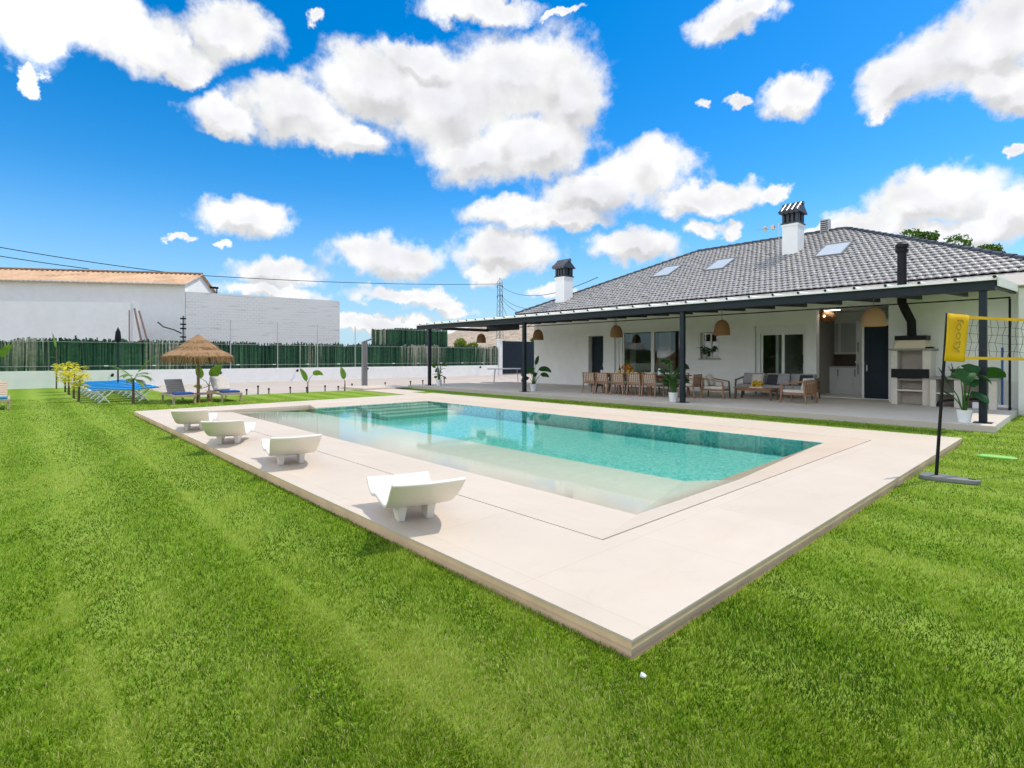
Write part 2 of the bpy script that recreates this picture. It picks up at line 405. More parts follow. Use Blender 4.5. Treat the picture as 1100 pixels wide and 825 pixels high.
scene.view_settings.view_transform='Standard'; scene.view_settings.look='None'; scene.view_settings.gamma=1; scene.view_settings.exposure=EXPO
scene.cycles.use_denoising=True; scene.cycles.max_bounces=10; scene.cycles.diffuse_bounces=4; scene.cycles.glossy_bounces=4
scene.cycles.transparent_max_bounces=12; scene.cycles.caustics_reflective=False; scene.cycles.caustics_refractive=False
scene.cycles.sample_clamp_indirect=4

# ------------------------------------------------------------------ ground sheets
DK=[(-1.55,2.24),(-1.55,12.08),(-17.7,12.08),(-16.93,2.24)]      # pool deck outline
def frame_quads(mb,outer,inner,z):
    (ax0,ay0,ax1,ay1),(bx0,by0,bx1,by1)=outer,inner
    mb.poly([(ax0,ay0,z),(ax1,ay0,z),(bx1,by0,z),(bx0,by0,z)])
    mb.poly([(ax1,ay0,z),(ax1,ay1,z),(bx1,by1,z),(bx1,by0,z)])
    mb.poly([(ax1,ay1,z),(ax0,ay1,z),(bx0,by1,z),(bx1,by1,z)])
    mb.poly([(ax0,ay1,z),(ax0,ay0,z),(bx0,by0,z),(bx0,by1,z)])
m,nt,out=newmat('dry_earth'); b=N(nt,'ShaderNodeBsdfPrincipled'); b.inputs['Roughness'].default_value=.95
p=pos(nt); f=noise(nt,p,.05,6,.6); f2=noise(nt,p,1.5,5,.6)
c=mixc(nt,f2,ramp(nt,f,[(.35,(.30,.23,.15)),(.6,(.22,.20,.10)),(.8,(.36,.29,.20))]),(.25,.20,.13))
L(nt,c,b.inputs['Base Color']); L(nt,bump(nt,f2,.4,.05),b.inputs['Normal']); L(nt,b.outputs[0],out.inputs['Surface']); M['earth']=m
g=MB(); frame_quads(g,(-4000,-4000,4000,4000),(-17.0,2.6,-2.0,11.9),-.03)
structure(g.build('ground',M['earth']))

m,nt,out=newmat('paving'); b=N(nt,'ShaderNodeBsdfPrincipled'); b.inputs['Roughness'].default_value=.85; b.inputs['Specular IOR Level'].default_value=.25
p=pos(nt); f=noise(nt,p,.6,6,.6); f2=noise(nt,p,9,5,.6)
c=mixc(nt,math_n(nt,'MULTIPLY',f2,.35),ramp(nt,f,[(.3,(.47,.41,.36)),(.7,(.56,.49,.43))]),(.42,.36,.31))
L(nt,c,b.inputs['Base Color']); L(nt,bump(nt,f2,.2,.005),b.inputs['Normal']); L(nt,b.outputs[0],out.inputs['Surface']); M['paving']=m
g=MB(); g.poly([(-34.6,4.6,0),(-23.0,4.6,0),(-23.0,60,0),(-34.6,60,0)]); g.poly([(-22.999,14.22,0),(-20.2,14.22,0),(-20.2,60,0),(-22.999,60,0)])
structure(g.build('driveway',M['paving']))

# lawn (soil and thatch of the turf) with mown stripes along X
LAWN=[(-34.62,-14,14,2.235),(-1.545,2.235,14,34),(-34.62,2.235,-23.0,4.6),(-23.0,2.235,-16.9,11.35),(-17.72,12.085,-1.545,14.22),(-23.0,13.0,-17.72,14.22),(-19.6,11.35,-17.2,13.0)]
m,nt,out=newmat('lawn_turf'); b=N(nt,'ShaderNodeBsdfPrincipled'); b.inputs['Roughness'].default_value=.9; b.inputs['Specular IOR Level'].default_value=.15
p=pos(nt)
f1=noise(nt,p,.55,5,.6); f2=noise(nt,mapping(nt,p,(1,1.6,1)),7,5,.65); f3=noise(nt,p,55,3,.7)
c=ramp(nt,f2,[(.25,(.11,.20,.010)),(.5,(.19,.32,.014)),(.75,(.29,.41,.040))])
c=mixc(nt,ramp(nt,f1,[(.45,0.),(.75,.45)]),c,(.31,.42,.045))
c=mixc(nt,ramp(nt,f3,[(.35,.55),(.62,0.)]),c,(.05,.12,.008))
st=nt.nodes.new('ShaderNodeTexWave'); st.wave_type='BANDS'; st.bands_direction='Y'; st.inputs['Scale'].default_value=.30; st.inputs['Distortion'].default_value=.7; st.inputs['Detail'].default_value=2; st.inputs['Detail Scale'].default_value=1.2
L(nt,p,st.inputs['Vector'])
c=mixc(nt,math_n(nt,'MULTIPLY',st.outputs['Fac'],.35),c,(.40,.53,.10))
L(nt,c,b.inputs['Base Color']); L(nt,bump(nt,f3,.9,.02),b.inputs['Normal']); L(nt,b.outputs[0],out.inputs['Surface']); M['lawn']=m
g=MB()
for x0,y0,x1,y1 in LAWN: g.poly([(x0,y0,0.004),(x1,y0,0.004),(x1,y1,0.004),(x0,y1,0.004)])
structure(g.build('lawn',M['lawn']))

# ------------------------------------------------------------------ grass blades
m,nt,out=newmat('grass_blade'); a=N(nt,'ShaderNodeAttribute'); a.attribute_name='Col'
b=N(nt,'ShaderNodeBsdfPrincipled'); b.inputs['Roughness'].default_value=.55; b.inputs['Specular IOR Level'].default_value=.18
L(nt,a.outputs['Color'],b.inputs['Base Color']); t=N(nt,'ShaderNodeBsdfTranslucent'); L(nt,mixc(nt,1.0,a.outputs['Color'],(1.25,1.1,.6),'MULTIPLY'),t.inputs['Color'])
x=N(nt,'ShaderNodeMixShader'); x.inputs[0].default_value=.42; L(nt,b.outputs[0],x.inputs[1]); L(nt,t.outputs[0],x.inputs[2]); L(nt,x.outputs[0],out.inputs['Surface']); M['blade']=m
def smooth_noise2(x,y,s,seed):
    r=np.random.default_rng(seed); k=r.normal(size=(10,2))*s; ph=r.uniform(0,6.28,10)
    v=np.zeros_like(x)
    for i in range(10): v+=np.sin(x*k[i,0]+y*k[i,1]+ph[i])
    return v/ (10**.5)
n=GRASS_N
dd=np.exp(rng.uniform(math.log(1.45),math.log(19.0),n)); th=rng.uniform(-1.02,.98,n)
fxy=np.array([-math.sin(YAW),math.cos(YAW)]); rxy=np.array([math.cos(YAW),math.sin(YAW)])
px=dd*(fxy[0]+np.tan(th)*rxy[0]); py=dd*(fxy[1]+np.tan(th)*rxy[1])
ok=np.zeros(n,bool)
for x0,y0,x1,y1 in LAWN: ok|=(px>x0+.01)&(px<x1-.01)&(py>y0)&(py<y1)
ok&=~((px<-17.0)&(py>11.2))
# keep off the base of the volleyball post and the mat
ok&=~((px>-1.5)&(px<-.92)&(py>8.1)&(py<8.36)); ok&=~((px>-1.22)&(px<-.75)&(py>10.62)&(py<10.88))
px=px[ok];py=py[ok];dd=dd[ok];n=len(px)
stripe=np.sin(py*2*PI/1.05+.5*smooth_noise2(px,py,.5,3))            # mower passes run along X
patch=smooth_noise2(px,py,1.6,5); patch2=smooth_noise2(px,py,5.5,6); clump=smooth_noise2(px,py,14,7)
hgt=(.021+.009*rng.random(n)+.004*patch2+.003*clump)*(1+dd*.02); hgt=np.clip(hgt,.010,.05)
wid=.0026*(.7+.7*rng.random(n))*(1+dd*.16)
ang=rng.uniform(0,2*PI,n); lean=np.abs(rng.normal(.45,.30,n))
lx=np.cos(ang)*lean+.16*np.sign(stripe); ly=np.sin(ang)*lean+.12*clump
ca=rng.uniform(0,2*PI,n); sx_,sy_=np.cos(ca)*wid/2,np.sin(ca)*wid/2
base=np.stack([px,py,np.full(n,.002)],1)
def lev(t,wf):
    cx=px+lx*hgt*t**1.6; cy=py+ly*hgt*t**1.6; cz=.002+hgt*t*(1-.25*t*np.clip(lean,0,1.2))
    return np.stack([cx-sx_*wf,cy-sy_*wf,cz],1),np.stack([cx+sx_*wf,cy+sy_*wf,cz],1)
a0,b0=lev(0,1.); a1,b1=lev(.55,.85); tip=(lev(1.,0)[0])
V=np.stack([a0,b0,a1,b1,tip],1).reshape(-1,3)
i0=np.arange(n)*5
Fc=np.concatenate([np.stack([i0,i0+1,i0+3],1),np.stack([i0,i0+3,i0+2],1),np.stack([i0+2,i0+3,i0+4],1)])
r=rng.random(n)
g1=np.array([.050,.130,.006]);g2=np.array([.215,.365,.010]);g3=np.array([.48,.60,.13]);straw=np.array([.66,.60,.30])
line=np.clip(np.sin(py*2*PI/1.05+.5*smooth_noise2(px,py,.5,3))-.955,0,1)*22*(px<-1.5)
mixv=np.clip(.43+.16*patch+.17*patch2+.20*clump+.07*stripe+(.45+.25*patch2)*line+rng.normal(0,.28,n),0,1)[:,None]
colr=np.where(mixv<.5,g1+(g2-g1)*mixv*2,g2+(g3-g2)*(mixv*2-1))
isst=(r<.03+.06*np.clip(patch,0,2))[:,None]; colr=np.where(isst,straw*(.7+.5*rng.random((n,1))),colr)
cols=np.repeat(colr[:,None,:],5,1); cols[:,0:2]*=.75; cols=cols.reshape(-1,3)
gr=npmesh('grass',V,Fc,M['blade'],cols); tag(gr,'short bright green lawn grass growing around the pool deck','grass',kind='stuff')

# ------------------------------------------------------------------ pool deck and pool
JX0,JX1,JY0,JY1=-15.62,-2.55,3.30,10.66            # joint between deck slabs and coping
PX0,PX1,PY1=-15.2,-3.12,10.12; SY=6.33               # water edges, shelf edge
WL=.04
m,nt,out=newmat('deck_stone'); b=N(nt,'ShaderNodeBsdfPrincipled'); b.inputs['Roughness'].default_value=.62; b.inputs['Specular IOR Level'].default_value=.3
p=pos(nt); f=noise(nt,p,.9,6,.6); f2=noise(nt,p,14,6,.65); f3=noise(nt,mapping(nt,p,(1,.35,1)),2.2,5,.7)
c=ramp(nt,f,[(.25,(.605,.52,.425)),(.75,(.68,.585,.485))])
c=mixc(nt,math_n(nt,'MULTIPLY',ramp(nt,f2,[(.45,0.),(.75,1.)]),.10),c,(.55,.46,.37))
c=mixc(nt,ramp(nt,f3,[(.52,0.),(.78,.38)]),c,(.57,.46,.36)); c=mixc(nt,ramp(nt,noise(nt,p,2.6,7,.7,1.2),[(.60,0.),(.66,.14),(.72,0.)]),c,(.48,.40,.32))
bk=nt.nodes.new('ShaderNodeTexBrick'); bk.offset=0; bk.inputs['Scale'].default_value=1; bk.inputs['Brick Width'].default_value=1.2; bk.inputs['Row Height'].default_value=1.2; bk.inputs['Mortar Size'].default_value=.003; bk.inputs['Mortar Smooth'].default_value=.1
bk.inputs['Color1'].default_value=(1,1,1,1); bk.inputs['Color2'].default_value=(.965,.965,.96,1); bk.inputs['Mortar'].default_value=(.86,.84,.81,1)
L(nt,p,bk.inputs['Vector'])
c=mixc(nt,1.0,c,bk.outputs['Color'],'MULTIPLY')
L(nt,c,b.inputs['Base Color']); L(nt,bump(nt,f2,.12,.004),b.inputs['Normal']); L(nt,b.outputs[0],out.inputs['Surface']); M['deck']=m
M['plinth']=pmat('deck_edge_stone',(.84,.59,.375),.8,.10,2.5,.3,spec=.2,dirt=((.30,.26,.17),.5))
M['joint']=pmat('joint_shadow_gap',(.10,.085,.07),.9,.1,5)
J=[(JX1,JY0),(JX1,JY1),(JX0,JY1),(JX0,JY0)]
def off(poly,d):   # crude inset towards the centre
    cx=sum(x for x,_ in poly)/4; cy=sum(y for _,y in poly)/4
    return [(x+(d if x<cx else -d),y+(d if y<cy else -d)) for x,y in poly]
top=MB(); pl=MB(); ed_=MB(); De=off(DK,.006)
Di=off(DK,.016); Jo=off(J,-.35); DKi=[DK[i] for i in range(4)]
for i in range(4):
    k=(i+1)%4
    top.prism([DK[i],DK[k],J[k],J[i]],.088,.10)
    ed_.prism([De[i],De[k],Jo[k],Jo[i]],.046,.086)
    pl.prism([Di[i],Di[k],Jo[k],Jo[i]],-.25,.043)
dk=structure(top.build('pool_deck',M['deck']))
pk=structure(pl.build('deck_plinth',M['plinth'])); structure(ed_.build('deck_edge',M['plinth']))
gp=MB(); Jg=off(J,-.02); Jh=off(J,.012)
for i in range(4):
    k=(i+1)%4; gp.prism([Jg[i],Jg[k],Jh[k],Jh[i]],-.06,.07)
structure(gp.build('deck_joint',M['joint']))
# coping and beach entry (one sloped stone surface)
cpg=MB(); e=.009
e=.017; x0,x1,y0,y1=JX0+e,JX1-e,JY0+e,JY1-e; zt=.099
SB=.065; SR=.19
def zb(y): return zt-SB*(y-y0)
def zr(x): return zt-SR*(x1-x)
zs=zb(SY); xk=x1-(zt-zs)/SR
beach=MB(); beach.poly([(x0,y0,zt),(x1,y0,zt),(xk,SY,zs),(x0,SY,zs)])                           # beach
beach.poly([(x1,y0,zt),(x1,SY,zt),(PX1,SY,zr(PX1)),(xk,SY,zs)])                      # right flank of the beach
cpg.poly([(x1,SY,zt),(x1,y1,zt),(PX1,PY1,.046),(PX1,SY,zr(PX1))])                  # right coping
cpg.poly([(x1,y1,zt),(x0,y1,zt),(PX0,PY1,.046),(PX1,PY1,.046)])                    # house side coping
cpg.poly([(x0,y1,zt),(x0,SY,zt),(PX0,SY,.046),(PX0,PY1,.046)])                     # far coping
cpg.poly([(x0,SY,zs),(PX0,SY,zs),(PX0,SY,.046),(x0,SY,zt)])
for a_,b_ in (((x0,y0),(x1,y0)),((x1,y0),(x1,y1)),((x1,y1),(x0,y1)),((x0,y1),(x0,y0))):
    cpg.poly([(a_[0],a_[1],zt),(a_[0],a_[1],-.05),(b_[0],b_[1],-.05),(b_[0],b_[1],zt)])
M['coping']=M['deck'].copy(); M['coping'].name='coping_stone'
for n_ in M['coping'].node_tree.nodes:
    if n_.type=='VALTORGB' and n_.color_ramp.elements[0].color[0]>.6:
        n_.color_ramp.elements[0].color=(.60,.49,.38,1); n_.color_ramp.elements[1].color=(.67,.55,.435,1)
structure(cpg.build('pool_coping',M['coping']))
M['beach']=M['deck'].copy(); M['beach'].name='beach_entry_stone'
for n_ in M['beach'].node_tree.nodes:
    if n_.type=='VALTORGB' and n_.color_ramp.elements[0].color[0]>.55:
        n_.color_ramp.elements[0].color=(.60,.515,.42,1); n_.color_ramp.elements[1].color=(.67,.58,.48,1)
nt=M['beach'].node_tree; bb_=[n_ for n_ in nt.nodes if n_.type=='BSDF_PRINCIPLED'][0]; src=bb_.inputs['Base Color'].links[0].from_socket
sz=nt.nodes.new('ShaderNodeSeparateXYZ'); L(nt,pos(nt),sz.inputs[0]); mr=nt.nodes.new('ShaderNodeMapRange'); mr.interpolation_type='SMOOTHSTEP'; L(nt,sz.outputs[2],mr.inputs[0]); mr.inputs[1].default_value=.055; mr.inputs[2].default_value=-.03
L(nt,mixc(nt,mr.outputs[0],src,mixc(nt,noise(nt,pos(nt),30,4,.7),(.74,.76,.65),(.86,.87,.76))),bb_.inputs['Base Color'])   # colour lightened below the waterline, making up for light lost at the water surface
structure(beach.build('pool_beach',M['beach']))
# deep basin in mosaic
m,nt,out=newmat('pool_mosaic'); b=N(nt,'ShaderNodeBsdfPrincipled'); b.inputs['Roughness'].default_value=.35
p=pos(nt); sc=nt.nodes.new('ShaderNodeVectorMath'); sc.operation='SCALE'; L(nt,p,sc.inputs[0]); sc.inputs['Scale'].default_value=27
fl=nt.nodes.new('ShaderNodeVectorMath'); fl.operation='FLOOR'; L(nt,sc.outputs[0],fl.inputs[0])
wn=nt.nodes.new('ShaderNodeTexWhiteNoise'); L(nt,fl.outputs[0],wn.inputs['Vector'])
c=ramp(nt,wn.outputs['Value'],[(0.,(.13,.56,.54)),(.5,(.27,.78,.73)),(1.,(.54,.92,.87))])
L(nt,c,b.inputs['Base Color']); L(nt,b.outputs[0],out.inputs['Surface']); M['mosaic']=m
bs=MB(); FZ=-.26
bs.poly([(PX0,SY,FZ),(PX1,SY,FZ),(PX1,PY1,FZ),(PX0,PY1,FZ)])
bs.poly([(PX0,PY1,.046),(PX0,PY1,FZ),(PX1,PY1,FZ),(PX1,PY1,.046)])
bs.poly([(PX1,PY1,.046),(PX1,PY1,FZ),(PX1,SY,FZ),(PX1,SY,zr(PX1))])
bs.poly([(PX0,SY,FZ),(PX0,PY1,FZ),(PX0,PY1,.046),(PX0,SY,.046)])
bs.poly([(PX1,SY,zr(PX1)),(PX1,SY,FZ),(PX0,SY,FZ),(PX0,SY,zs),(xk,SY,zs)])
structure(bs.build('pool_basin',M['mosaic']))
M['mosaicpale']=pmat('pale_mosaic_step',(.55,.80,.70),.4,.12,30)
for k in range(4):
    s_=MB(); s_.box(PX0+.004+k*.46,PX0+.004+(k+1)*.46-.004,7.6,PY1-.004,FZ-.001,-.01-.05*k)
    structure(s_.build('pool_step',M['mosaicpale'],bevel=.004))
s_=MB(); s_.box(PX0+.004,PX0+.30,SY+.15,7.59,FZ-.001,-.06); structure(s_.build('pool_ledge',M['mosaicpale']))
# water: clear surface over absorbing water
m,nt,out=newmat('pool_water'); fr=N(nt,'ShaderNodeFresnel'); fr.inputs['IOR'].default_value=1.33
p=pos(nt); h=noise(nt,mapping(nt,p,(1,1,1)),5,3,.5); h2=noise(nt,p,1.1,2,.5)
hh=math_n(nt,'ADD',math_n(nt,'MULTIPLY',h,.35),h2)
bn=bump(nt,hh,.012,.05)
L(nt,bn,fr.inputs['Normal'])
tr=N(nt,'ShaderNodeBsdfTransparent'); tr.inputs[0].default_value=(.97,1,.99,1)
gl=N(nt,'ShaderNodeBsdfGlossy'); gl.inputs['Roughness'].default_value=.05; L(nt,bn,gl.inputs['Normal'])
x=N(nt,'ShaderNodeMixShader'); L(nt,fr.outputs[0],x.inputs[0]); L(nt,tr.outputs[0],x.inputs[1]); L(nt,gl.outputs[0],x.inputs[2]); L(nt,x.outputs[0],out.inputs['Surface'])
va=N(nt,'ShaderNodeVolumeAbsorption'); va.inputs['Color'].default_value=(.48,.94,.86,1); va.inputs['Density'].default_value=.40; L(nt,va.outputs[0],out.inputs['Volume']); M['water']=m
wt=MB(); wt.box(x0-.03,x1-.02,y0+.5,PY1+.06,-.7,WL); structure(wt.build('pool_water',M['water']))
# paved path with step at the far corner, by the shower
pth=MB(); pth.box(-24.6,-19.62,11.4,13.0,-.1,.035); pth.box(-24.4,-22.2,11.42,13.9,.036,.11); pth.box(-19.61,-17.73,11.37,12.3,-.1,.03)
structure(pth.build('garden_path',M['deck'],bevel=.006))
# terrace
tm=M['paving'].copy(); tm.name='terrace_floor'
for n_ in tm.node_tree.nodes:
    if n_.type=='VALTORGB': n_.color_ramp.elements[0].color=(.66,.60,.53,1); n_.color_ramp.elements[1].color=(.74,.68,.60,1)
g=MB(); g.box(-22.95,-1.33,14.25,20.39,-.2,.14)
structure(g.build('terrace',tm,bevel=.008))
g=MB(); g.box(-22.97,-1.30,14.205,14.248,-.2,.136); structure(g.build('terrace_edge',M['paving'],bevel=.004))
# ------------------------------------------------------------------ the house
house=thing('house','long white single storey house with a dark tiled hip roof beside the pool','house',(-10.6,20.4,.14))
FY=20.4; TZ=.14; TOPZ=3.76
def W(mb,name,mat,parent=None,**k): return mb.build(name,mat,parent or house,world=True,**k)
def sub(mb,name,mat,parent,**k):
    # parts of parts that sit at the house origin
    o=mb.build(name,mat,None,**k); me=o.data
    L0=house.location
    for v in me.vertices: v.co-=L0
    o.parent=parent; return o
XL,XR=-20.36,-.9
ops=[(-16.64,-15.74,TZ,2.53),(-14.86,-11.50,TZ,2.80),(-10.84,-10.02,1.46,2.51),(-8.64,-6.88,TZ,2.68),(-6.53,-4.43,TZ,3.20)]
wl=MB(); xc=XL
for x0,x1,z0,z1 in ops:
    wl.box(xc,x0,FY,FY+.3,TZ-.1,TOPZ); 
    if z0>TZ: wl.box(x0,x1,FY,FY+.3,TZ-.1,z0)
    wl.box(x0,x1,FY,FY+.3,z1,TOPZ); xc=x1
wl.box(xc,XR,FY,FY+.3,TZ-.1,TOPZ)
wl.box(XL,XL+.3,FY+.301,31.2,TZ-.1,TOPZ); wl.box(XR-.3,XR,FY+.301,31.2,TZ-.1,TOPZ); wl.box(XL+.301,XR-.301,30.9,31.2,TZ-.1,TOPZ)
W(wl,'wall',M['stucco'])
# rooms behind the glass
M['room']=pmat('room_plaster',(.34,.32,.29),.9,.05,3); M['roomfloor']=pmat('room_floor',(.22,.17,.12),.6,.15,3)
rm=MB()
def room(x0,x1,y0,y1,z0,z1):
    rm.poly([(x0,y1,z0),(x1,y1,z0),(x1,y1,z1),(x0,y1,z1)]); rm.poly([(x0,y0,z0),(x0,y1,z0),(x0,y1,z1),(x0,y0,z1)])
    rm.poly([(x1,y0,z0),(x1,y1,z0),(x1,y1,z1),(x1,y0,z1)]); rm.poly([(x0,y0,z1),(x0,y1,z1),(x1,y1,z1),(x1,y0,z1)])
    rm.poly([(x0,y0,z0),(x0,y1,z0),(x1,y1,z0),(x1,y0,z0)])
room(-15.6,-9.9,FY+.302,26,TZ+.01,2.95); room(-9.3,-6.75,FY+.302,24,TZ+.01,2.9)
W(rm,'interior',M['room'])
# roof -----------------------------------------------------------------
YE,ZE,S=19.4,3.77,.479
RX0,RX1=-20.75,-.45; YR=26.15; ZR=ZE+S*(YR-YE); HX0=RX0+(YR-YE); HX1=RX1-(YR-YE); YB=2*YR-YE
rf=thing_roof=MB()
d=.05
rf.poly([(RX0,YE,ZE-d),(RX1,YE,ZE-d),(HX1,YR,ZR-d),(HX0,YR,ZR-d)])
rf.poly([(RX1,YE,ZE),(RX1,YB,ZE),(HX1,YR,ZR)]); rf.poly([(RX1,YB,ZE),(RX0,YB,ZE),(HX0,YR,ZR),(HX1,YR,ZR)]); rf.poly([(RX0,YB,ZE),(RX0,YE,ZE),(HX0,YR,ZR)])
rf.poly([(RX0,YE,ZE-.09),(RX0,YB,ZE-.09),(RX1,YB,ZE-.09),(RX1,YE,ZE-.09)])
m,nt,out=newmat('roof_tile'); b=N(nt,'ShaderNodeBsdfPrincipled'); b.inputs['Roughness'].default_value=.36; b.inputs['Specular IOR Level'].default_value=.45
p=objc(nt); f=noise(nt,p,2.2,5,.6); f2=noise(nt,p,26,3,.6)
c=ramp(nt,f2,[(.3,TILE_LO),(.7,TILE_HI)]); c=mixc(nt,ramp(nt,f,[(.5,0.),(.8,.35)]),c,(.16,.155,.15))
L(nt,c,b.inputs['Base Color']); L(nt,bump(nt,f2,.12,.01),b.inputs['Normal']); L(nt,ramp(nt,f,[(.3,.32),(.7,.46)]),b.inputs['Roughness']); L(nt,b.outputs[0],out.inputs['Surface']); M['tile']=m
roof=W(rf,'roof',M['slate'])
# S tiles laid in staggered courses: front slope
tw=.20; ex=.28; ca_,sa_=math.cos(math.atan(S)),math.sin(math.atan(S))
slope_len=(YR-YE)/ca_; nc=int(slope_len/ex)+1; ns=7
nx=int((RX1-RX0)/tw*ns)+1; xs=RX0+np.arange(nx)*(tw/ns)
Vs=[];Fs=[];o_=0
jit=rng.normal(0,.004,(nc,int((RX1-RX0)/tw)+3))
def wave(xx,j):
    u=(xx-RX0)/tw+.5*(j%2); fr_=u-np.floor(u)
    return .028*np.abs(np.sin(PI*fr_))**.8+jit[min(j,nc-1),np.clip(np.floor(u).astype(int),0,jit.shape[1]-1)]
for j in range(nc):
    s0=j*ex; s1=min(s0+ex+.03,slope_len)
    wv=wave(xs,j)
    rows=[(s0+.03,wv*.9-.004),(s0,wv+.026),(s0-.001,wv+.036),(s0+(s1-s0)*.5,wv+.022),(s1,wv+.002)]
    for s_,hh_ in rows:
        y=YE-.04+s_*ca_-hh_*sa_; z=ZE-.01+s_*sa_+hh_*ca_
        Vs.append(np.stack([xs,y,z],1))
    lim=s0*ca_
    keep=(xs[:-1]>RX0+lim-.05)&(xs[1:]<RX1-lim+.05)
    k=np.nonzero(keep)[0]
    for q in range(4):
        a=o_+q*nx+k; Fs.append(np.stack([a,a+1,a+1+nx,a+nx],1))
    o_+=5*nx
Vt=np.concatenate(Vs)-np.array(house.location); tiles=npmesh('roof_tiles',Vt,np.concatenate(Fs),M['tile'],smooth=False,parent=roof)
# ridge and hip caps
rc=MB()
def caps(a,b_,r=.12,st=.38):
    a=Vector(a);b_=Vector(b_); n_=max(1,int((b_-a).length/st)); 
    for i in range(n_):
        p=a.lerp(b_,i/n_); q=a.lerp(b_,(i+1.12)/n_)
        rc.tube([p-Vector((0,0,.03)),q-Vector((0,0,.045))],[r,r*.86],10)
caps((RX0,YE-.02,ZE+.03),(HX0,YR,ZR+.05)); caps((RX1,YE-.02,ZE+.03),(HX1,YR,ZR+.05)); caps((HX0,YR,ZR+.05),(HX1,YR,ZR+.05))
caps((RX0,YB,ZE),(HX0,YR,ZR+.04)); caps((RX1,YB,ZE),(HX1,YR,ZR+.04))
M['cap']=pmat('ridge_cap_slate',(.035,.042,.055),.5,.2,8,.1)
sub(rc,'ridge_cap',M['cap'],roof,smooth=True)
fs=MB(); fs.box(RX0+.02,RX1-.02,YE+.005,YE+.04,ZE-.30,ZE-.092); fs.box(RX0+.02,RX1-.02,YE+.041,FY-.002,ZE-.30,ZE-.27); fs.box(RX1-.06,RX1-.022,YE+.042,YB-.1,ZE-.269,ZE-.092)
fs.box(RX0+.022,RX0+.06,YE+.042,YB-.1,ZE-.269,ZE-.092)
W(fs,'fascia',M['white'])
fl_=MB(); fl_.add([(RX0+.05,18.80,3.355),(RX1-.02,18.80,3.355),(RX1-.02,YE-.07,ZE-.035),(RX0+.05,YE-.07,ZE-.035),(RX0+.05,18.80,3.335),(RX1-.02,18.80,3.335),(RX1-.02,YE-.07,ZE-.06),(RX0+.05,YE-.07,ZE-.06)],[(0,1,2,3),(7,6,5,4),(0,4,5,1),(1,5,6,2),(2,6,7,3),(3,7,4,0)]); W(fl_,'flashing',M['flash'])
# skylights
for (xa,xb,ya,yb) in ((-7.27,-6.4,22.62,23.92),(-11.8,-11.0,22.68,23.92),(-14.55,-13.68,22.68,23.95)):
    def rp(x,y,h): return (x,y-h*sa_,ZE+S*(y-YE)+h*ca_)
    fm=MB(); t=.06; hh=.10
    for (u0,u1,v0,v1) in ((xa-t,xb+t,ya-t,ya),(xa-t,xb+t,yb,yb+t),(xa-t,xa,ya,yb),(xb,xb+t,ya,yb)):
        vs=[rp(u0,v0,-.05),rp(u1,v0,-.05),rp(u1,v1,-.05),rp(u0,v1,-.05),rp(u0,v0,hh),rp(u1,v0,hh),rp(u1,v1,hh),rp(u0,v1,hh)]
        fm.add(vs,[(0,3,2,1),(4,5,6,7),(0,1,5,4),(1,2,6,5),(2,3,7,6),(3,0,4,7)])
    fr_=W(fm,'skylight',M['grey']); gm=MB(); gm.poly([rp(xa,ya,.085),rp(xb,ya,.085),rp(xb,yb,.085),rp(xa,yb,.085)])
    sub(gm,'pane',M['skyglass'],fr_)
# chimneys
M['captile']=pmat('glazed_dark_cap_tile',(.045,.05,.06),.22,.3,6,spec=.9)
def chimney(cx,cy,w,d_,z0,z1,scale=1.0):
    ch=MB(); ch.box(cx-w/2,cx+w/2,cy-d_/2,cy+d_/2,z0,z1); ch.box(cx-w/2-.03,cx+w/2+.03,cy-d_/2-.03,cy+d_/2+.03,z1-.10,z1-.002)
    c_=W(ch,'chimney',M['white'])
    cp=MB(); e=.05
    cp.box(cx-w/2-e,cx+w/2+e,cy-d_/2-e,cy+d_/2+e,z1,z1+.05)
    zc=z1+.45
    for ax in np.linspace(-w/2+.04,w/2-.04,4):
        for ay in (-d_/2+.04,d_/2-.04): cp.box(cx+ax-.045,cx+ax+.045,cy+ay-.04,cy+ay+.04,z1+.051,zc)
    for ay in np.linspace(-d_/2+.2,d_/2-.2,2):
        for ax in (-w/2+.04,w/2-.04): cp.box(cx+ax-.04,cx+ax+.04,cy+ay-.045,cy+ay+.045,z1+.051,zc)
    cp.box(cx-w/2+.12,cx+w/2-.12,cy-d_/2+.12,cy+d_/2-.12,z1+.051,zc)
    # gabled hat, ridge along x; gable triangles at the ends
    W_,D_,H_=w/2+.10,d_/2+.14,.36
    cp.add([(cx-W_,cy-D_,zc),(cx+W_,cy-D_,zc),(cx+W_,cy+D_,zc),(cx-W_,cy+D_,zc),(cx-W_,cy,zc+H_),(cx+W_,cy,zc+H_)],[(0,3,2,1),(0,1,5,4),(2,3,4,5),(1,2,5),(3,0,4)])
    cap=sub(cp,'chimney_cap',M['cap'],c_)
    tl=MB()
    for r_ in range(2):
        for k in range(4):
            xx=cx-W_+.1+k*(2*W_-.2)/3
            a=Vector((xx,cy-D_*(1-.5*r_)-.02,zc+H_*.5*r_+.02)); b_=Vector((xx,cy-D_*(.5-.5*r_)+.0,zc+H_*(.5+.5*r_)+.05))
            tl.tube([a,b_],[.10,.085],10)
    tl.tube([(cx-W_-.02,cy,zc+H_+.03),(cx+W_+.02,cy,zc+H_+.03)],.09,10)
    sub(tl,'cap_tiles',M['captile'],c_,smooth=True)
chimney(-18.5,20.72,.60,.66,4.1,5.62)
chimney(-8.5,23.8,.60,.72,5.5,7.02)
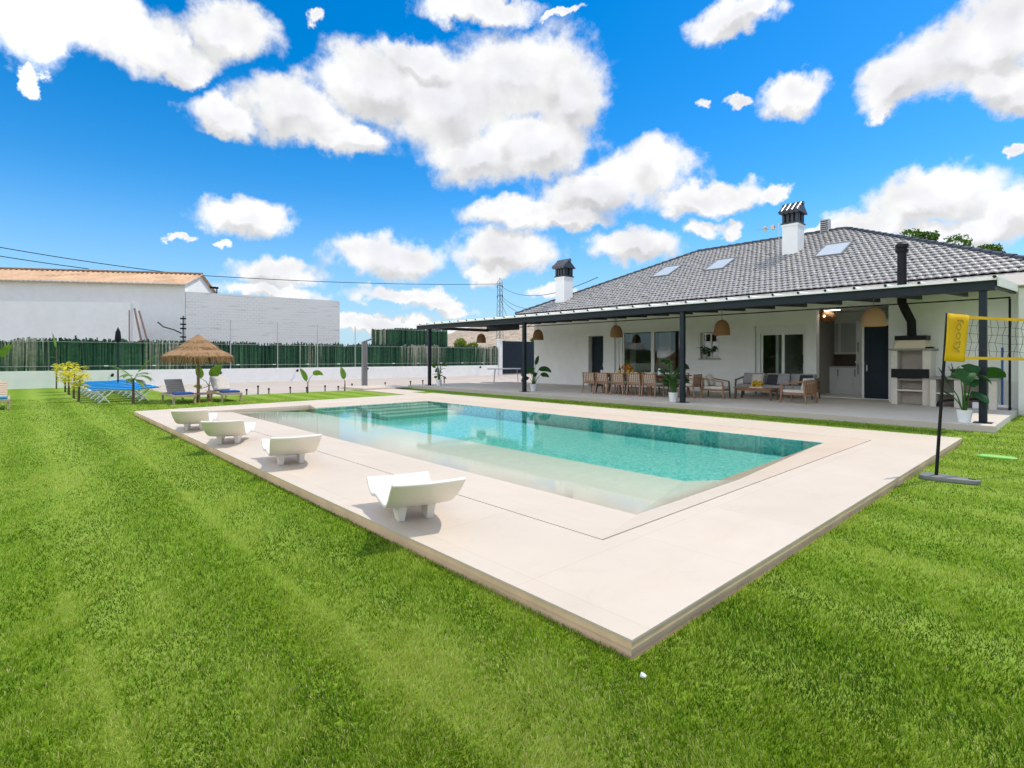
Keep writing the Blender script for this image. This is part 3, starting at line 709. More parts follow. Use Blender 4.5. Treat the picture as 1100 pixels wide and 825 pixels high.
# windows and doors ----------------------------------------------------
def window(name,x0,x1,z0,z1,y,mull=(),fw=.07,mat='white',hz=()):
    fm=MB(); t=.06
    fm.box(x0,x1,y,y+t,z1-fw,z1); fm.box(x0,x1,y,y+t,z0,z0+fw); fm.box(x0,x0+fw,y,y+t,z0+fw,z1-fw); fm.box(x1-fw,x1,y,y+t,z0+fw,z1-fw)
    ed=[x0+fw]
    for mx,mw in mull: fm.box(mx-mw/2,mx+mw/2,y-.004,y+t-.002,z0+fw,z1-fw)
    fr_=W(fm,name,M[mat])
    xs_=[x0+fw]+[v for mx,mw in mull for v in (mx-mw/2,mx+mw/2)]+[x1-fw]
    for i in range(0,len(xs_),2):
        gm=MB(); gm.box(xs_[i],xs_[i+1],y+.025,y+.035,z0+fw,z1-fw); sub(gm,'pane',M['glass'],fr_)
    return fr_
window('sliding_window',-14.70,-11.52,TZ+.02,2.70,FY+.10,((-13.12,.16),),.08)
sb=MB(); sb.box(-14.86,-11.5,FY+.05,FY+.25,2.702,2.799); sb.box(-14.858,-14.702,FY+.06,FY+.2,TZ,2.70); W(sb,'shutter_box',M['white'])
dp=MB(); dp.tube([(-15.06,FY-.06,.2),(-15.06,FY-.06,3.4)],.05,12); W(dp,'downpipe',M['plasticw'],smooth=True)
window('window',-10.80,-10.06,1.48,2.49,FY+.12,((-10.43,.06),),.06)
si=MB(); si.box(-10.90,-9.96,FY-.05,FY-.002,1.40,1.458); W(si,'window_sill',M['lightgrey'])
window('sliding_door',-8.46,-6.92,TZ+.02,2.40,FY+.12,((-7.67,.10),),.07)
sb=MB(); sb.box(-8.62,-6.9,FY+.06,FY+.26,2.405,2.678); sb.box(-8.62,-8.48,FY+.08,FY+.2,TZ,2.40); W(sb,'shutter_box',M['white'])
def door(x0,x1,z1,y,handle=None,pan=True):
    dm=MB(); dm.box(x0,x1,y,y+.05,TZ+.01,z1)
    if pan:
        dm.box(x0+.12,x0+.16,y-.008,y-.001,TZ+.2,z1-.2); dm.box(x1-.16,x1-.12,y-.008,y-.001,TZ+.2,z1-.2)
    d_=W(dm,'door',M['navy']); hm=MB(); hm.bar((handle,y-.05,1.05),(handle,y-.05,1.25),.025); hm.bar((handle,y-.05,1.15),(handle,y,1.15),.025); sub(hm,'handle',M['steel'],d_)
door(-16.58,-15.78,2.50,FY+.22,-15.88)
# corner column at the right end of the porch
cl=MB(); cl.box(-1.32,-1.06,19.0,19.26,-.05,3.30); W(cl,'column',M['white'],bevel=.01)
# porch kitchen recess --------------------------------------------------
kr=MB(); kx0,kx1,ky=-7.9,-4.36,23.1
M['porchwall']=M['stucco']
kr.box(kx0-.1,kx0,FY+.302,ky,TZ-.05,3.2); kr.box(kx0-.1,kx1+.3,ky,ky+.1,TZ-.05,3.2); kr.box(kx1,kx1+.1,FY+.302,ky,TZ-.05,3.2); kr.box(kx0-.1,kx1+.1,FY+.302,ky,3.201,3.3)
kr.box(kx0,kx1,FY+.002,ky,TZ-.06,TZ+.02)
W(kr,'porch_recess',M['stucco'])
db=MB(); db.box(-5.16,-4.44,FY+.16,FY+.3,2.54,2.72); db.box(-5.2,-5.14,FY+.16,FY+2.5,TZ+.02,2.72); W(db,'door_frame',M['white'])
door(-5.13,-4.46,2.53,FY+.17,-5.05)
kit=thing('kitchen_unit','pale grey fitted outdoor kitchen with dark splashback in the porch recess','kitchen unit',(-6.5,22.8,.16))
def K(mb,name,mat,parent=None,**k): return mb.build(name,mat,parent or kit,world=True,**k)
M['kit']=pmat('pale_grey_laminate',(.74,.76,.77),.45,.03,3)
x=kx0+.02
for k,wd in enumerate((.75,.60,.55,.55)):
    cb_=MB(); cb_.box(x+.004,x+wd-.004,22.50,22.52,.26,1.13); cd=K(cb_,'cabinet_door',M['kit'],bevel=.003)
    hm=MB(); hm.bar((x+.07,22.48,.80),(x+.07,22.48,1.06),.02); o=hm.build('handle',M['black']); 
    for v in o.data.vertices: v.co-=kit.location
    o.parent=cd; x+=wd
cc_=MB(); cc_.box(kx0+.02,-5.90,22.521,23.09,.16,1.13); K(cc_,'base_cabinet',M['kit'])
ct=MB(); ct.box(kx0+.01,-5.88,22.46,23.09,1.131,1.175); K(ct,'countertop',M['lightgrey'])
bs_=MB(); bs_.box(kx0+.01,-5.88,23.06,23.095,1.176,1.62); K(bs_,'splashback',pmat('brown_splashback',(.075,.05,.04),.3,.2,4))
tcb=MB(); tcb.box(-5.87,-5.25,22.46,23.09,.16,2.85); tc_=K(tcb,'tall_cabinet',M['kit'],bevel=.004)
for za in (1.7,.9):
    hm=MB(); hm.bar((-5.8,22.44,za),(-5.8,22.44,za+.35),.02); K(hm,'handle',M['black'])
dw=MB(); dw.box(kx0+.1,kx0+.62,22.47,22.498,.9,1.0); K(dw,'control_panel',M['black'])
kw=MB(); fw=.06
kw.box(-7.25,-5.89,23.05,23.098,2.80,2.86); kw.box(-7.25,-5.89,23.05,23.098,1.64,1.70); kw.box(-7.25,-7.19,23.05,23.098,1.70,2.80); kw.box(-5.95,-5.89,23.05,23.098,1.70,2.80); kw.box(-6.6,-6.53,23.045,23.096,1.70,2.80)
kwo=W(kw,'window',M['white']); gm=MB(); gm.box(-7.19,-6.6,23.07,23.08,1.7,2.8); sub(gm,'pane',M['skyglass'],kwo); gm=MB(); gm.box(-6.53,-5.95,23.07,23.08,1.7,2.8); sub(gm,'pane',M['skyglass'],kwo)
kt=thing('kettle','small dark kettle on the porch kitchen worktop','kettle',(-7.0,22.75,1.176)); q=MB(); q.lathe([(.07,0),(.09,.05),(.075,.15),(.03,.19)],14); q.build('pot',M['black'],kt,smooth=True); q=MB(); q.tube([(.08,0,.06),(.14,0,.14)],.012,6); q.build('spout',M['black'],kt); q=MB(); q.tube([(-.07,0,.05),(-.13,0,.1),(-.07,0,.18)],.01,6); q.build('handle',M['black'],kt)
ol=MB(); ol.box(-6.05,-5.94,23.035,23.06,1.3,1.37); K(ol,'wall_socket',M['white'])
clt=thing('ceiling_light','slim lit ceiling light at the front of the porch kitchen','ceiling light',(-6.2,20.95,3.2)); q=MB(); q.box(-.26,.26,-.07,.07,-.05,0); q.build('casing',M['white'],clt); q=MB(); q.box(-.24,.24,-.055,.055,-.056,-.0505); q.build('diffuser',emis('lit_diffuser',(1,.93,.82),9),clt)
# indoor pieces seen through the glass
cu=thing('curtain','pale curtain hanging inside the wide sliding window','curtain',(-12.8,20.85,.16))
def curtain(x0,x1):
    n_=40; vs=[];fs_=[]
    for i in range(n_+1):
        xx=x0+(x1-x0)*i/n_; yy=.05*math.sin(i*1.25)
        vs+=[(xx,yy,0),(xx,yy,2.6)]
    for i in range(n_): fs_.append((2*i,2*i+2,2*i+3,2*i+1))
    q=MB(); q.add(vs,fs_); return q
curtain(-.22,.35).build('panel',M['cushion'],cu,smooth=True)
q=MB(); q.tube([(-1.9,0,2.62),(1.2,0,2.62)],.015,8); q.build('rail',M['white'],cu)
cu2=thing('curtain','narrow curtain gathered at the left end of the wide sliding window','curtain',(-14.35,20.85,.16)); curtain(-.2,.12).build('panel',M['cushion'],cu2,smooth=True); q=MB(); q.tube([(-.3,0,2.6),(.3,0,2.6)],.012,8); q.build('rail',M['white'],cu2)
for i,(x_,lb) in enumerate(((-12.05,'first small lit pendant bulb from the left inside the wide window'),(-11.90,'second small lit pendant bulb from the left inside the wide window'),(-11.75,'third small lit pendant bulb from the left inside the wide window'),(-11.62,'rightmost small lit pendant bulb inside the wide window'))):
    t_=thing('pendant_bulb',lb,'pendant lamp',(x_,21.2,2.94),group='lit bulbs inside the wide window')
    q=MB(); q.tube([(0,0,0),(0,0,-.36)],.005,6); q.build('cord',M['black'],t_); q=MB(); q.blob((0,0,-.42),.045,1,8,6,0); q.build('bulb',M['bulb'],t_,smooth=True)
ic=thing('indoor_cabinet','white indoor kitchen cupboards behind the porch sliding door','cupboard',(-7.7,23.6,.16))
q=MB(); q.box(-.7,.2,-.4,.3,1.6,2.4); q.box(.21,.7,-.4,.3,1.6,2.4); q.build('wall_cupboard',M['kit'],ic); q=MB(); q.box(-.9,.8,-.6,.3,0,.9); q.build('base_cupboard',M['kit'],ic); q=MB(); q.box(-.9,.8,-.62,.3,.901,.94); q.build('worktop',M['white'],ic)
q=MB(); q.lathe([(.07,0),(.10,.25),(.085,.25),(.06,.02)],16); tag(q.build('vase',M['plasticw'],None,smooth=True,loc=(-7.42,22.0,1.0)),'white tapered vase on the indoor counter behind the sliding door','vase')
q=MB()
for k in range(3): q.lathe([(.02,k*.05),(.12,k*.05+.03),(.12,k*.05+.045),(.02,k*.05+.02)],16)
tag(q.build('plate_stack',M['plasticw'],None,smooth=True,loc=(-7.75,22.0,1.0)),'stack of white plates on the indoor counter behind the sliding door','plates')
q=MB(); q.lathe([(.05,0),(.11,.10),(.10,.10),(.045,.01)],16); tag(q.build('bowl',M['plasticw'],None,smooth=True,loc=(-8.02,22.02,1.0)),'white bowl on the indoor counter behind the sliding door','bowl')
is_=thing('indoor_counter','dark indoor counter standing just behind the porch sliding door','counter',(-7.6,22.0,.16)); q=MB(); q.box(-.75,.6,-.25,.25,0,.80); q.build('cabinet',M['room'],is_); q=MB(); q.box(-.78,.63,-.28,.28,.801,.84); q.build('worktop',M['lightgrey'],is_)

# TV antenna
an=thing('tv_antenna','thin rooftop television antenna strapped to the taller chimney','antenna',(-8.93,23.45,5.6))
q=MB(); q.tube([(0,0,0),(0,0,1.55)],.018,8); q.build('mast',M['steel'],an)
q=MB(); q.tube([(0,0,1.4),(-.9,-.1,1.38)],.012,6)
for k in range(5): 
    x_=-.15-k*.18; q.tube([(x_,-.22,1.40),(x_,.2,1.38)],.006,5)
q.build('boom',M['steel'],an)
for xa,xb in ((-.32,-.18),(-.62,-.52)):
    q=MB(); q.box(xa,xb,-.05,.05,1.30,1.48); q.build('dipole_box',M['creamstone'],an)
hv=thing('roof_vent','slatted metal vent box on the ridge behind the taller chimney','vent',(-8.0,26.15,6.95))
q=MB(); q.box(-.17,.17,-.15,.15,0,.60); q.build('casing',M['lightgrey'],hv); q=MB()
for k in range(6): q.box(-.14,.14,-.158,-.151,.05+k*.09,.09+k*.09)
q.build('slats',M['black'],hv)

# ------------------------------------------------------------------ pergola
pg=thing('pergola','long dark metal pergola roof on four posts along the white house','pergola',(-12,14.8,.14))
def Pg(mb,name,mat,parent=None,**k): return mb.build(name,mat,parent or pg,world=True,**k)
PX=(-1.56,-8.42,-15.3,-21.95); BX0,BX1=-22.95,-1.36
q=MB(); q.box(BX0,BX1,14.68,14.88,2.885,3.075); Pg(q,'front_beam',M['slate'],bevel=.006)
for x in PX:
    q=MB(); q.box(x-.065,x+.065,14.72,14.85,.152,2.884); po=Pg(q,'post',M['slate'],bevel=.005)
    q=MB(); q.box(x-.15,x+.15,14.63,14.94,.1405,.152); o=q.build('base_plate',M['slate'])
    for v in o.data.vertices: v.co-=pg.location
    o.parent=po
def cz(y): return 3.085+.052*(y-14.7)
x=BX0+.06; rafs=[-1.42]+[-2.39-1.03*k for k in range(20)]
for x in rafs:
    if x<BX0+.05: continue
    q=MB(); a=Vector((x,14.885,cz(14.88)-.075)); b_=Vector((x,19.36,cz(19.36)-.075)); q.bar(a,b_,.08,.14); Pg(q,'rafter',M['slate'])
q=MB(); q.box(BX0+.01,BX0+.09,14.885,19.3,2.93,3.08); Pg(q,'end_beam',M['slate'])
q=MB(); q.box(BX0,XL-.05,19.25,19.36,2.95,3.27); Pg(q,'rear_beam',M['slate'])
M['panelw']=pmat('white_sandwich_panel',(.84,.83,.80),.5,.03,4)
q=MB()
y0,y1=14.58,19.39; th=.05
q.add([(BX0-.02,y0,cz(y0)+.002),(BX1+.02,y0,cz(y0)+.002),(BX1+.02,y1,cz(y1)+.002),(BX0-.02,y1,cz(y1)+.002),(BX0-.02,y0,cz(y0)+th),(BX1+.02,y0,cz(y0)+th),(BX1+.02,y1,cz(y1)+th),(BX0-.02,y1,cz(y1)+th)],[(0,3,2,1),(4,5,6,7),(0,1,5,4),(1,2,6,5),(2,3,7,6),(3,0,4,7)])
Pg(q,'roof_panel',M['panelw'])
q=MB(); xx=BX1
while xx>BX0: 
    q.tube([(xx,y0-.03,cz(y0)+th+.01),(xx,y1,cz(y1)+th+.01)],.035,8); xx-=.62
Pg(q,'panel_ribs',M['panelw'])
xx=BX1
while xx>BX0:
    q=MB(); q.blob((xx,y0-.035,cz(y0)+th+.012),.032,1,8,6,0); Pg(q,'rib_cap',M['slate']); xx-=.62
q=MB(); q.bar((BX1+.035,y0+.15,cz(y0)-.02),(BX1+.035,y1,cz(y1)-.02),.025,.19); Pg(q,'side_trim',M['white'])
q=MB(); q.tube([(-20.3,18.6,3.03),(-1.46,18.6,3.03)],.018,8); q.tube([(-1.46,18.6,3.03),(-1.46,18.75,3.0),(-1.46,18.75,.142)],.026,8); Pg(q,'cable_pipe',M['black'])
# pendant lamps
def pendant_mb(r,h):
    q=MB(); prof=[(r,0),(r*.99,h*.25),(r*.93,h*.5),(r*.78,h*.75),(r*.5,h*.93),(r*.14,h),(r*.12,h*.99),(r*.46,h*.91),(r*.74,h*.74),(r*.89,h*.5),(r*.95,h*.25),(r*.96,0)]
    q.lathe(prof,24,cap=False); return q
M['palerattan']=M['rattan'].copy(); M['palerattan'].name='pale_rattan'
for n_ in M['palerattan'].node_tree.nodes:
    if n_.type=='VALTORGB':
        n_.color_ramp.elements[0].color=(.42,.25,.12,1); n_.color_ramp.elements[1].color=(.66,.44,.25,1)
for x,zb_,r,h,mt,lb in ((-20.44,2.22,.235,.45,'rattan','brown rattan dome lamp at the far left end of the pergola'),(-16.52,2.27,.235,.46,'rattan','brown rattan dome lamp in front of the blank white wall'),(-12.34,2.27,.235,.46,'rattan','brown rattan dome lamp over the dining table'),(-8.17,2.22,.25,.50,'rattan','brown rattan dome lamp above the armchair beside the small window'),(-3.98,2.33,.285,.50,'palerattan','large pale rattan dome lamp in front of the dark porch door')):
    t_=thing('pendant_lamp',lb,'pendant lamp',(x,16.8,zb_),group='rattan dome lamps under the pergola')
    pendant_mb(r,h).build('lamp_shade',M[mt],t_,smooth=True)
    q=MB(); q.tube([(0,0,h*.98),(0,0,cz(16.8)-zb_)],.008,6); q.build('cord',M['grey'],t_)
    q=MB(); q.blob((0,0,h*.55),.045,1,10,8,0); q.build('bulb',M['bulb'],t_,smooth=True)
t_=thing('pendant_lamp','round dark woven ball lamp in the porch kitchen','pendant lamp',(-6.42,21.2,2.76))
q=MB(); q.lathe([(.10,0),(.22,.06),(.28,.18),(.27,.28),(.18,.38),(.05,.42)],20,cap=False); q.build('lamp_shade',M['rattan'],t_,smooth=True)
q=MB(); q.tube([(0,0,.41),(0,0,.44)],.01,6); q.build('cord',M['black'],t_); q=MB(); q.blob((-.02,-.275,.2),.035,1,8,6,0); q.build('bulb',M['bulb'],t_,smooth=True)
# ------------------------------------------------------------------ moulded pool chairs
def moulded():
    t=thing('pool_lounger','','lounge chair')
    prof=[(0,.425,.60),(.10,.335,.595),(.20,.255,.58),(.30,.195,.565),(.42,.155,.55),(.55,.14,.54),(.68,.15,.545),(.80,.165,.56),(.88,.15,.575),(.95,.145,.585),(1.03,.185,.60),(1.12,.26,.61)]
    # denser, smoothed
    def cr(p0,p1,p2,p3,u): return [.5*((2*b)+(-a+c)*u+(2*a-5*b+4*c-d)*u*u+(-a+3*b-3*c+d)*u**3) for a,b,c,d in zip(p0,p1,p2,p3)]
    pp=[]
    for i in range(len(prof)-1):
        q=[prof[max(i-1,0)],prof[i],prof[i+1],prof[min(i+2,len(prof)-1)]]
        for u in (0,.33,.66): pp.append(cr(*q,u))
    pp.append(list(prof[-1]))
    ny=9; th=.032; vs=[];fs=[]; m_=len(pp)
    for side in (0,1):
        for i,(s_,h_,w_) in enumerate(pp):
            a=pp[max(i-1,0)]; b_=pp[min(i+1,m_-1)]; tx,tz=b_[0]-a[0],b_[1]-a[1]; ln=math.hypot(tx,tz); nx_,nz_=-tz/ln,tx/ln
            for k in range(ny):
                v=2*k/(ny-1)-1
                dish=.012*(v*v)                       # edges curl up a little
                vs.append((s_-.57+(nx_*(dish-side*th)),v*w_/2,h_+nz_*(dish-side*th)))
    o_=m_*ny
    for i in range(m_-1):
        for k in range(ny-1):
            a=i*ny+k; fs.append((a,a+ny,a+ny+1,a+1)); b_=a+o_; fs.append((b_,b_+1,b_+ny+1,b_+ny))
    for i in range(m_-1):
        a=i*ny; fs.append((a,a+o_,a+ny+o_,a+ny)); a=i*ny+ny-1; fs.append((a,a+ny,a+ny+o_,a+o_))
    for k in range(ny-1):
        fs.append((k,k+1,k+1+o_,k+o_)); a=(m_-1)*ny+k; fs.append((a,a+o_,a+o_+1,a+1))
    q=MB(); q.add(vs,fs); q.build('shell',M['offwhite'],t,smooth=True,bevel=.009)
    q=MB(); q.lathe([(.011,0),(.011,.004)],10); dh=q.build('drain_plug',M['grey'],t); dh.location=(-.30,0,.262); dh.rotation_euler=(0,-.55,0)
    for sy in (-1,1):
        q=MB()
        y0,y1=(.085,.165) if sy>0 else (-.165,-.085)
        q.add([(-.14,y0+.01,0),(-.01,y0+.01,0),(-.01,y1-.01,0),(-.14,y1-.01,0),(-.20,y0,.15),(.08,y0,.105),(.08,y1,.105),(-.20,y1,.15)],[(0,3,2,1),(4,5,6,7),(0,1,5,4),(1,2,6,5),(2,3,7,6),(3,0,4,7)])
        q.build('leg',M['offwhite'],t,bevel=.008)
    return t
lg=moulded()
spots=[(-4.09,2.57,.315,'cream moulded pool chair nearest to the front corner of the deck'),(-7.27,2.68,.22,'second cream moulded pool chair from the front deck corner'),(-9.64,2.58,.45,'third cream moulded pool chair from the front deck corner, overlapping the farthest one'),(-11.88,2.56,.38,'farthest cream moulded pool chair, close to the parasol loungers')]
for i,(x,y,a,lb) in enumerate(spots):
    o=lg if i==0 else copy_tree(lg)
    o.location=(x,y,.1005); o.rotation_euler=(0,0,PI-a); o['label']=lb; o['group']='cream moulded chairs along the pool deck'

# ------------------------------------------------------------------ wooden sun loungers
def sun_lounger(loc,lb,back_mat,cush_mat,backcush=False,raise_=.62):
    t=thing('sun_lounger',lb,'sun lounger',loc,0,'wooden sun loungers on the lawn')
    q=MB(); q.box(-1,1,-.32,-.27,.22,.30); q.box(-1,1,.27,.32,.22,.30); q.box(.95,1,-.269,.269,.22,.30); q.box(-1,-.95,-.269,.269,.22,.30); q.build('frame',M['palewood'],t,bevel=.005)
    for x in (.90,-.88):
        for y in (-.295,.295):
            q=MB(); q.box(x-.04,x+.04,y-.03,y+.03,0,.219); q.build('leg',M['palewood'],t,bevel=.004)
    q=MB()
    for k in range(11): q.box(-.22+k*.107,-.22+k*.107+.085,-.265,.265,.275,.302)
    q.build('seat_slats',M['palewood'],t)
    q=MB(); c,s=math.cos(raise_),math.sin(raise_)
    for k in range(7):
        a=.02+k*.108; b_=a+.09
        q.bar((-.24-a*c,0,.30+a*s),(-.24-b_*c,0,.30+b_*s),.52,.024,up=(s,0,c))
    for y in (-.22,.22): q.bar((-.24,y,.285),(-.24-.76*c,y,.285+.76*s),.04,.03,up=(s,0,c))
    b=q.build('backrest',back_mat,t)
    if backcush:
        q=MB(); q.bar((-.2,0,.36),(-.2-.75*c,0,.36+.75*s),.54,.07,up=(s,0,c)); q.build('back_cushion',M['cushion'],t,bevel=.03)
    q=MB(); q.box(.42,.93,-.27,.27,.303,.365); q.build('foot_cushion',cush_mat,t,bevel=.025)
    return t
sun_lounger((-20.65,3.95,0.004),'grey slatted wooden sun lounger with blue cushion, left of the thatched parasol pole',M['greywood'],M['bluefab'])
sun_lounger((-20.75,5.36,0.004),'wooden sun lounger with cream back pad, right of the thatched parasol pole',M['greywood'],M['bluefab'],True)
sun_lounger((-22.0,-.47,0.004),'wooden sun lounger with a teal cushion cut off by the left edge of the photo',M['palewood'],M['tealfab'])
st_=thing('side_table','low wooden side table under the thatched parasol','side table',(-20.3,4.62,.004))
q=MB(); q.box(-.28,.28,-.24,.24,.26,.30); q.build('table_top',M['teak'],st_,bevel=.005)
for sx in (-1,1):
    for sy in (-1,1):
        q=MB(); q.box(sx*.22-.025,sx*.22+.025,sy*.18-.025,sy*.18+.025,0,.259); q.build('leg',M['teak'],st_)
# thatched parasol
ts=thing('thatched_parasol','brown thatched parasol on a wooden pole between the loungers','parasol',(-20.82,4.57,.004))
q=MB(); q.tube([(0,0,0),(.03,0,1.1),(0,0,2.15)],[.055,.05,.04],10); q.build('pole',M['teak'],ts,smooth=True)
q=MB(); rd=random.Random(3)
n_=48
prof=[(.03,2.27),(.30,2.08),(.62,1.86),(.64,1.80),(.95,1.66),(1.12,1.56),(1.13,1.50)]
vs=[];fs_=[]
for i,(r_,z_) in enumerate(prof):
    for k in range(n_):
        a=2*PI*k/n_; j_=1+rd.uniform(-.012,.012); vs.append((r_*j_*math.cos(a),r_*j_*math.sin(a),z_+rd.uniform(-.012,.012)))
for i in range(len(prof)-1):
    for k in range(n_): fs_.append((i*n_+k,(i+1)*n_+k,(i+1)*n_+(k+1)%n_,i*n_+(k+1)%n_))
q.add(vs,fs_,(1,1,1.001)); q.build('thatch_cover',M['thatch'],ts,smooth=True)
q=MB()
for k in range(620):
    a=rd.uniform(0,2*PI); r_=rd.uniform(1.05,1.16); l=rd.uniform(.16,.32); w_=.012
    c,s=math.cos(a),math.sin(a); tw_=rd.uniform(-.06,.06); ro=rd.uniform(-.02,.07)
    cl_=rd.uniform(.7,1.15)
    q.add([(r_*c-s*w_,r_*s+c*w_,1.55),(r_*c+s*w_,r_*s-c*w_,1.55),((r_+ro)*c-s*(w_*.4+tw_),(r_+ro)*s+c*(w_*.4+tw_),1.55-l),((r_+ro)*c-s*(tw_-w_*.4),(r_+ro)*s+c*(tw_-w_*.4),1.55-l)],[(0,1,3,2)],(cl_,cl_*.97,cl_*.9))
for k in range(420):
    a=rd.uniform(0,2*PI); i=rd.randrange(1,5); r_=prof[i][0]+.01; z_=prof[i][1]+.015; c,s=math.cos(a),math.sin(a); w_=.010; l=rd.uniform(.10,.22); cl_=rd.uniform(.6,1.2)
    q.add([(r_*c-s*w_,r_*s+c*w_,z_),(r_*c+s*w_,r_*s-c*w_,z_),((r_+l)*c-s*w_*.5,(r_+l)*s+c*w_*.5,z_-l*.52),((r_+l)*c+s*w_*.5,(r_+l)*s-c*w_*.5,z_-l*.52)],[(0,1,3,2)],(cl_,cl_,cl_))
q.build('fringe',M['thatch'],ts)
q=MB()
for k in range(8):
    a=2*PI*k/8; q.tube([(0,0,2.12),(1.05*math.cos(a),1.05*math.sin(a),1.52)],.014,6)
q.build('ribs',M['teak'],ts); ts.scale=(.94,.94,1)
# blue sling loungers
def blue_bed():
    t=thing('pool_bed','','sun lounger')
    for sx in (-.31,.31):
        q=MB(); q.tube([(sx,-.95,.40),(sx,.35,.40),(sx,.95,.46)],.022,8); q.build('rail',M['plasticw'],t,smooth=True)
        for y0,y1 in ((-.80,-.45),(-.35,-.75),(.75,.35),(.25,.65)):
            q=MB(); q.bar((sx*1.04,y0,.40),(sx*1.04,y1,0),.055,.03); q.build('leg',M['plasticw'],t)
    q=MB()
    for y in (-.95,.95): q.tube([(-.31,y,.40 if y<0 else .46),(.31,y,.40 if y<0 else .46)],.02,8)
    q.build('cross_tube',M['plasticw'],t) if False else None
    n_=16; vs=[];fs_=[]
    for i in range(n_+1):
        y=-.93+1.86*i/n_; z_=.415+(.06*(y-.35)/.6 if y>.35 else 0)
        for k in range(7):
            v=k/3-1; vs.append((v*.345,y,z_+.014-.04*(1-v*v)))
    for i in range(n_):
        for k in range(6): a=i*7+k; fs_.append((a,a+1,a+8,a+7))
    q=MB(); q.add(vs,fs_); q.add([(x,y,z-.012) for x,y,z in vs],[tuple(reversed(f)) for f in fs_]); q.build('sling',M['bluesling'],t,smooth=True)
    q=MB(); q.box(-.31,.31,-.99,-.93,.385,.43); q.build('end_rail',M['plasticw'],t,bevel=.01)
    q=MB(); q.box(-.31,.31,.93,.99,.445,.49); q.build('end_rail',M['plasticw'],t,bevel=.01)
    return t
bb=blue_bed(); nm=['nearest','second nearest','third','fourth','fifth','sixth','farthest']
for k in range(7):
    o=bb if k==0 else copy_tree(bb)
    o.location=(-22.5-1.28*k,2.72,.004); o['label']=('blue slung white pool bed in the left row, %s to the pool'%nm[k]) if k not in(2,3,4,5) else 'blue slung white pool bed, %s from the pool in the left row'%nm[k]; o['group']='blue pool beds in a row'
cp_=thing('closed_parasol','furled dark parasol standing among the blue pool beds','parasol',(-28.45,3.2,.004))
q=MB(); q.tube([(0,0,0),(0,0,2.72)],.03,8); q.build('pole',M['slate'],cp_); q=MB(); q.lathe([(.05,2.15),(.11,2.2),(.12,2.3),(.09,2.6),(.03,2.74),(.01,2.8)],12); q.build('furled_canopy',M['black'],cp_,smooth=True)
q=MB(); q.lathe([(.26,0),(.26,.06),(.06,.09),(.05,.2)],16); q.build('base',M['concrete'],cp_)

# ------------------------------------------------------------------ dining set on the terrace
dt=thing('dining_table','long dark brown wooden dining table on the terrace','dining table',(-11.4,16.85,.1405))
q=MB(); 
for k in range(6): q.box(-1.85,1.85,-.55+k*.184,-.55+k*.184+.18,.71,.75)
q.build('table_top',M['teakdark'],dt)
q=MB(); q.box(-1.7,1.7,-.45,-.41,.62,.709); q.box(-1.7,1.7,.41,.45,.62,.709); q.box(-1.7,-1.66,-.409,.409,.62,.709); q.box(1.66,1.7,-.409,.409,.62,.709); q.build('apron',M['teakdark'],dt)
for sx in (-1,1):
    for sy in (-1,1):
        q=MB(); q.bar((sx*1.55,sy*.40,.62),(sx*1.65,sy*.42,0),.09,.09,w2=.06,h2=.06); q.build('leg',M['teakdark'],dt)
def dining_chair():
    t=thing('dining_chair','','chair')
    for sx in (-1,1):
        q=MB(); q.bar((sx*.25,-.27,.80),(sx*.25,-.22,.42),.04,.035); q.bar((sx*.25,-.22,.42),(sx*.27,-.30,0),.04,.04,w2=.03,h2=.03); q.build('leg',M['teak'],t)
        q=MB(); q.bar((sx*.25,.24,.62),(sx*.27,.27,0),.04,.04,w2=.03,h2=.03); q.build('leg',M['teak'],t)
        q=MB(); q.bar((sx*.25,-.24,.645),(sx*.25,.27,.63),.05,.025); q.build('armrest',M['teak'],t,bevel=.005)
    q=MB(); q.box(-.24,.24,-.20,.25,.37,.41); q.build('seat_frame',M['teak'],t)
    q=MB(); q.box(-.235,.235,-.17,.26,.411,.48); q.build('seat_cushion',M['cushion'],t,bevel=.02)
    q=MB(); q.bar((-.25,-.27,.78),(.25,-.27,.78),.05,.03); q.bar((-.23,-.215,.45),(.23,-.215,.45),.04,.025)
    for k in range(5):
        x=-.16+k*.08; q.bar((x,-.262,.76),(x,-.218,.46),.028,.012,up=(0,1,0))
    for z_ in (.54,.61,.68): q.bar((-.23,-.225-.03*(z_-.45)/.3,z_),(.23,-.225-.03*(z_-.45)/.3,z_),.018,.012)
    q.build('backrest',M['teak'],t)
    q=MB(); q.bar((0,-.185,.48),(0,-.225,.79),.44,.06,up=(0,1,0)); q.build('back_cushion',M['cushion'],t,bevel=.02)
    return t
dc=dining_chair(); first=True
def put_chair(x,y,rz,lb):
    global first
    o=dc if first else copy_tree(dc); first=False
    o.location=(x,y,.1405); o.rotation_euler=(0,0,rz); o['label']=lb; o['group']='wooden chairs round the dining table'
ordn=['leftmost','second from left','middle','second from right','rightmost']
for i,x in enumerate((-13.01,-12.39,-11.68,-10.98,-10.36)): put_chair(x,16.2,0,'wooden lattice back chair on the pool side of the table, %s of five'%ordn[i])
for i,x in enumerate((-12.95,-12.3,-11.6,-10.9,-10.2)): put_chair(x,17.62,PI,'cream cushioned chair on the window side of the table, %s of five'%ordn[i])
put_chair(-9.25,16.75,PI/2,'wooden chair at the right hand head of the dining table')
tz=.1405+.7505
def small(name,prof,mat,loc,lb,cat,n=14,sm=True):
    q=MB(); q.lathe(prof,n); return tag(q.build(name,M[mat],None,smooth=sm,loc=loc),lb,cat)
small('wine_bottle',[(.04,0),(.042,.19),(.015,.24),(.015,.31)],'glassdark',(-12.15,16.75,tz),'dark wine bottle on the left part of the dining table','bottle')
small('cup',[(.05,0),(.06,.12),(.05,.12),(.04,.02)],'plasticw',(-12.95,16.7,tz),'pale cup near the left end of the dining table','cup')
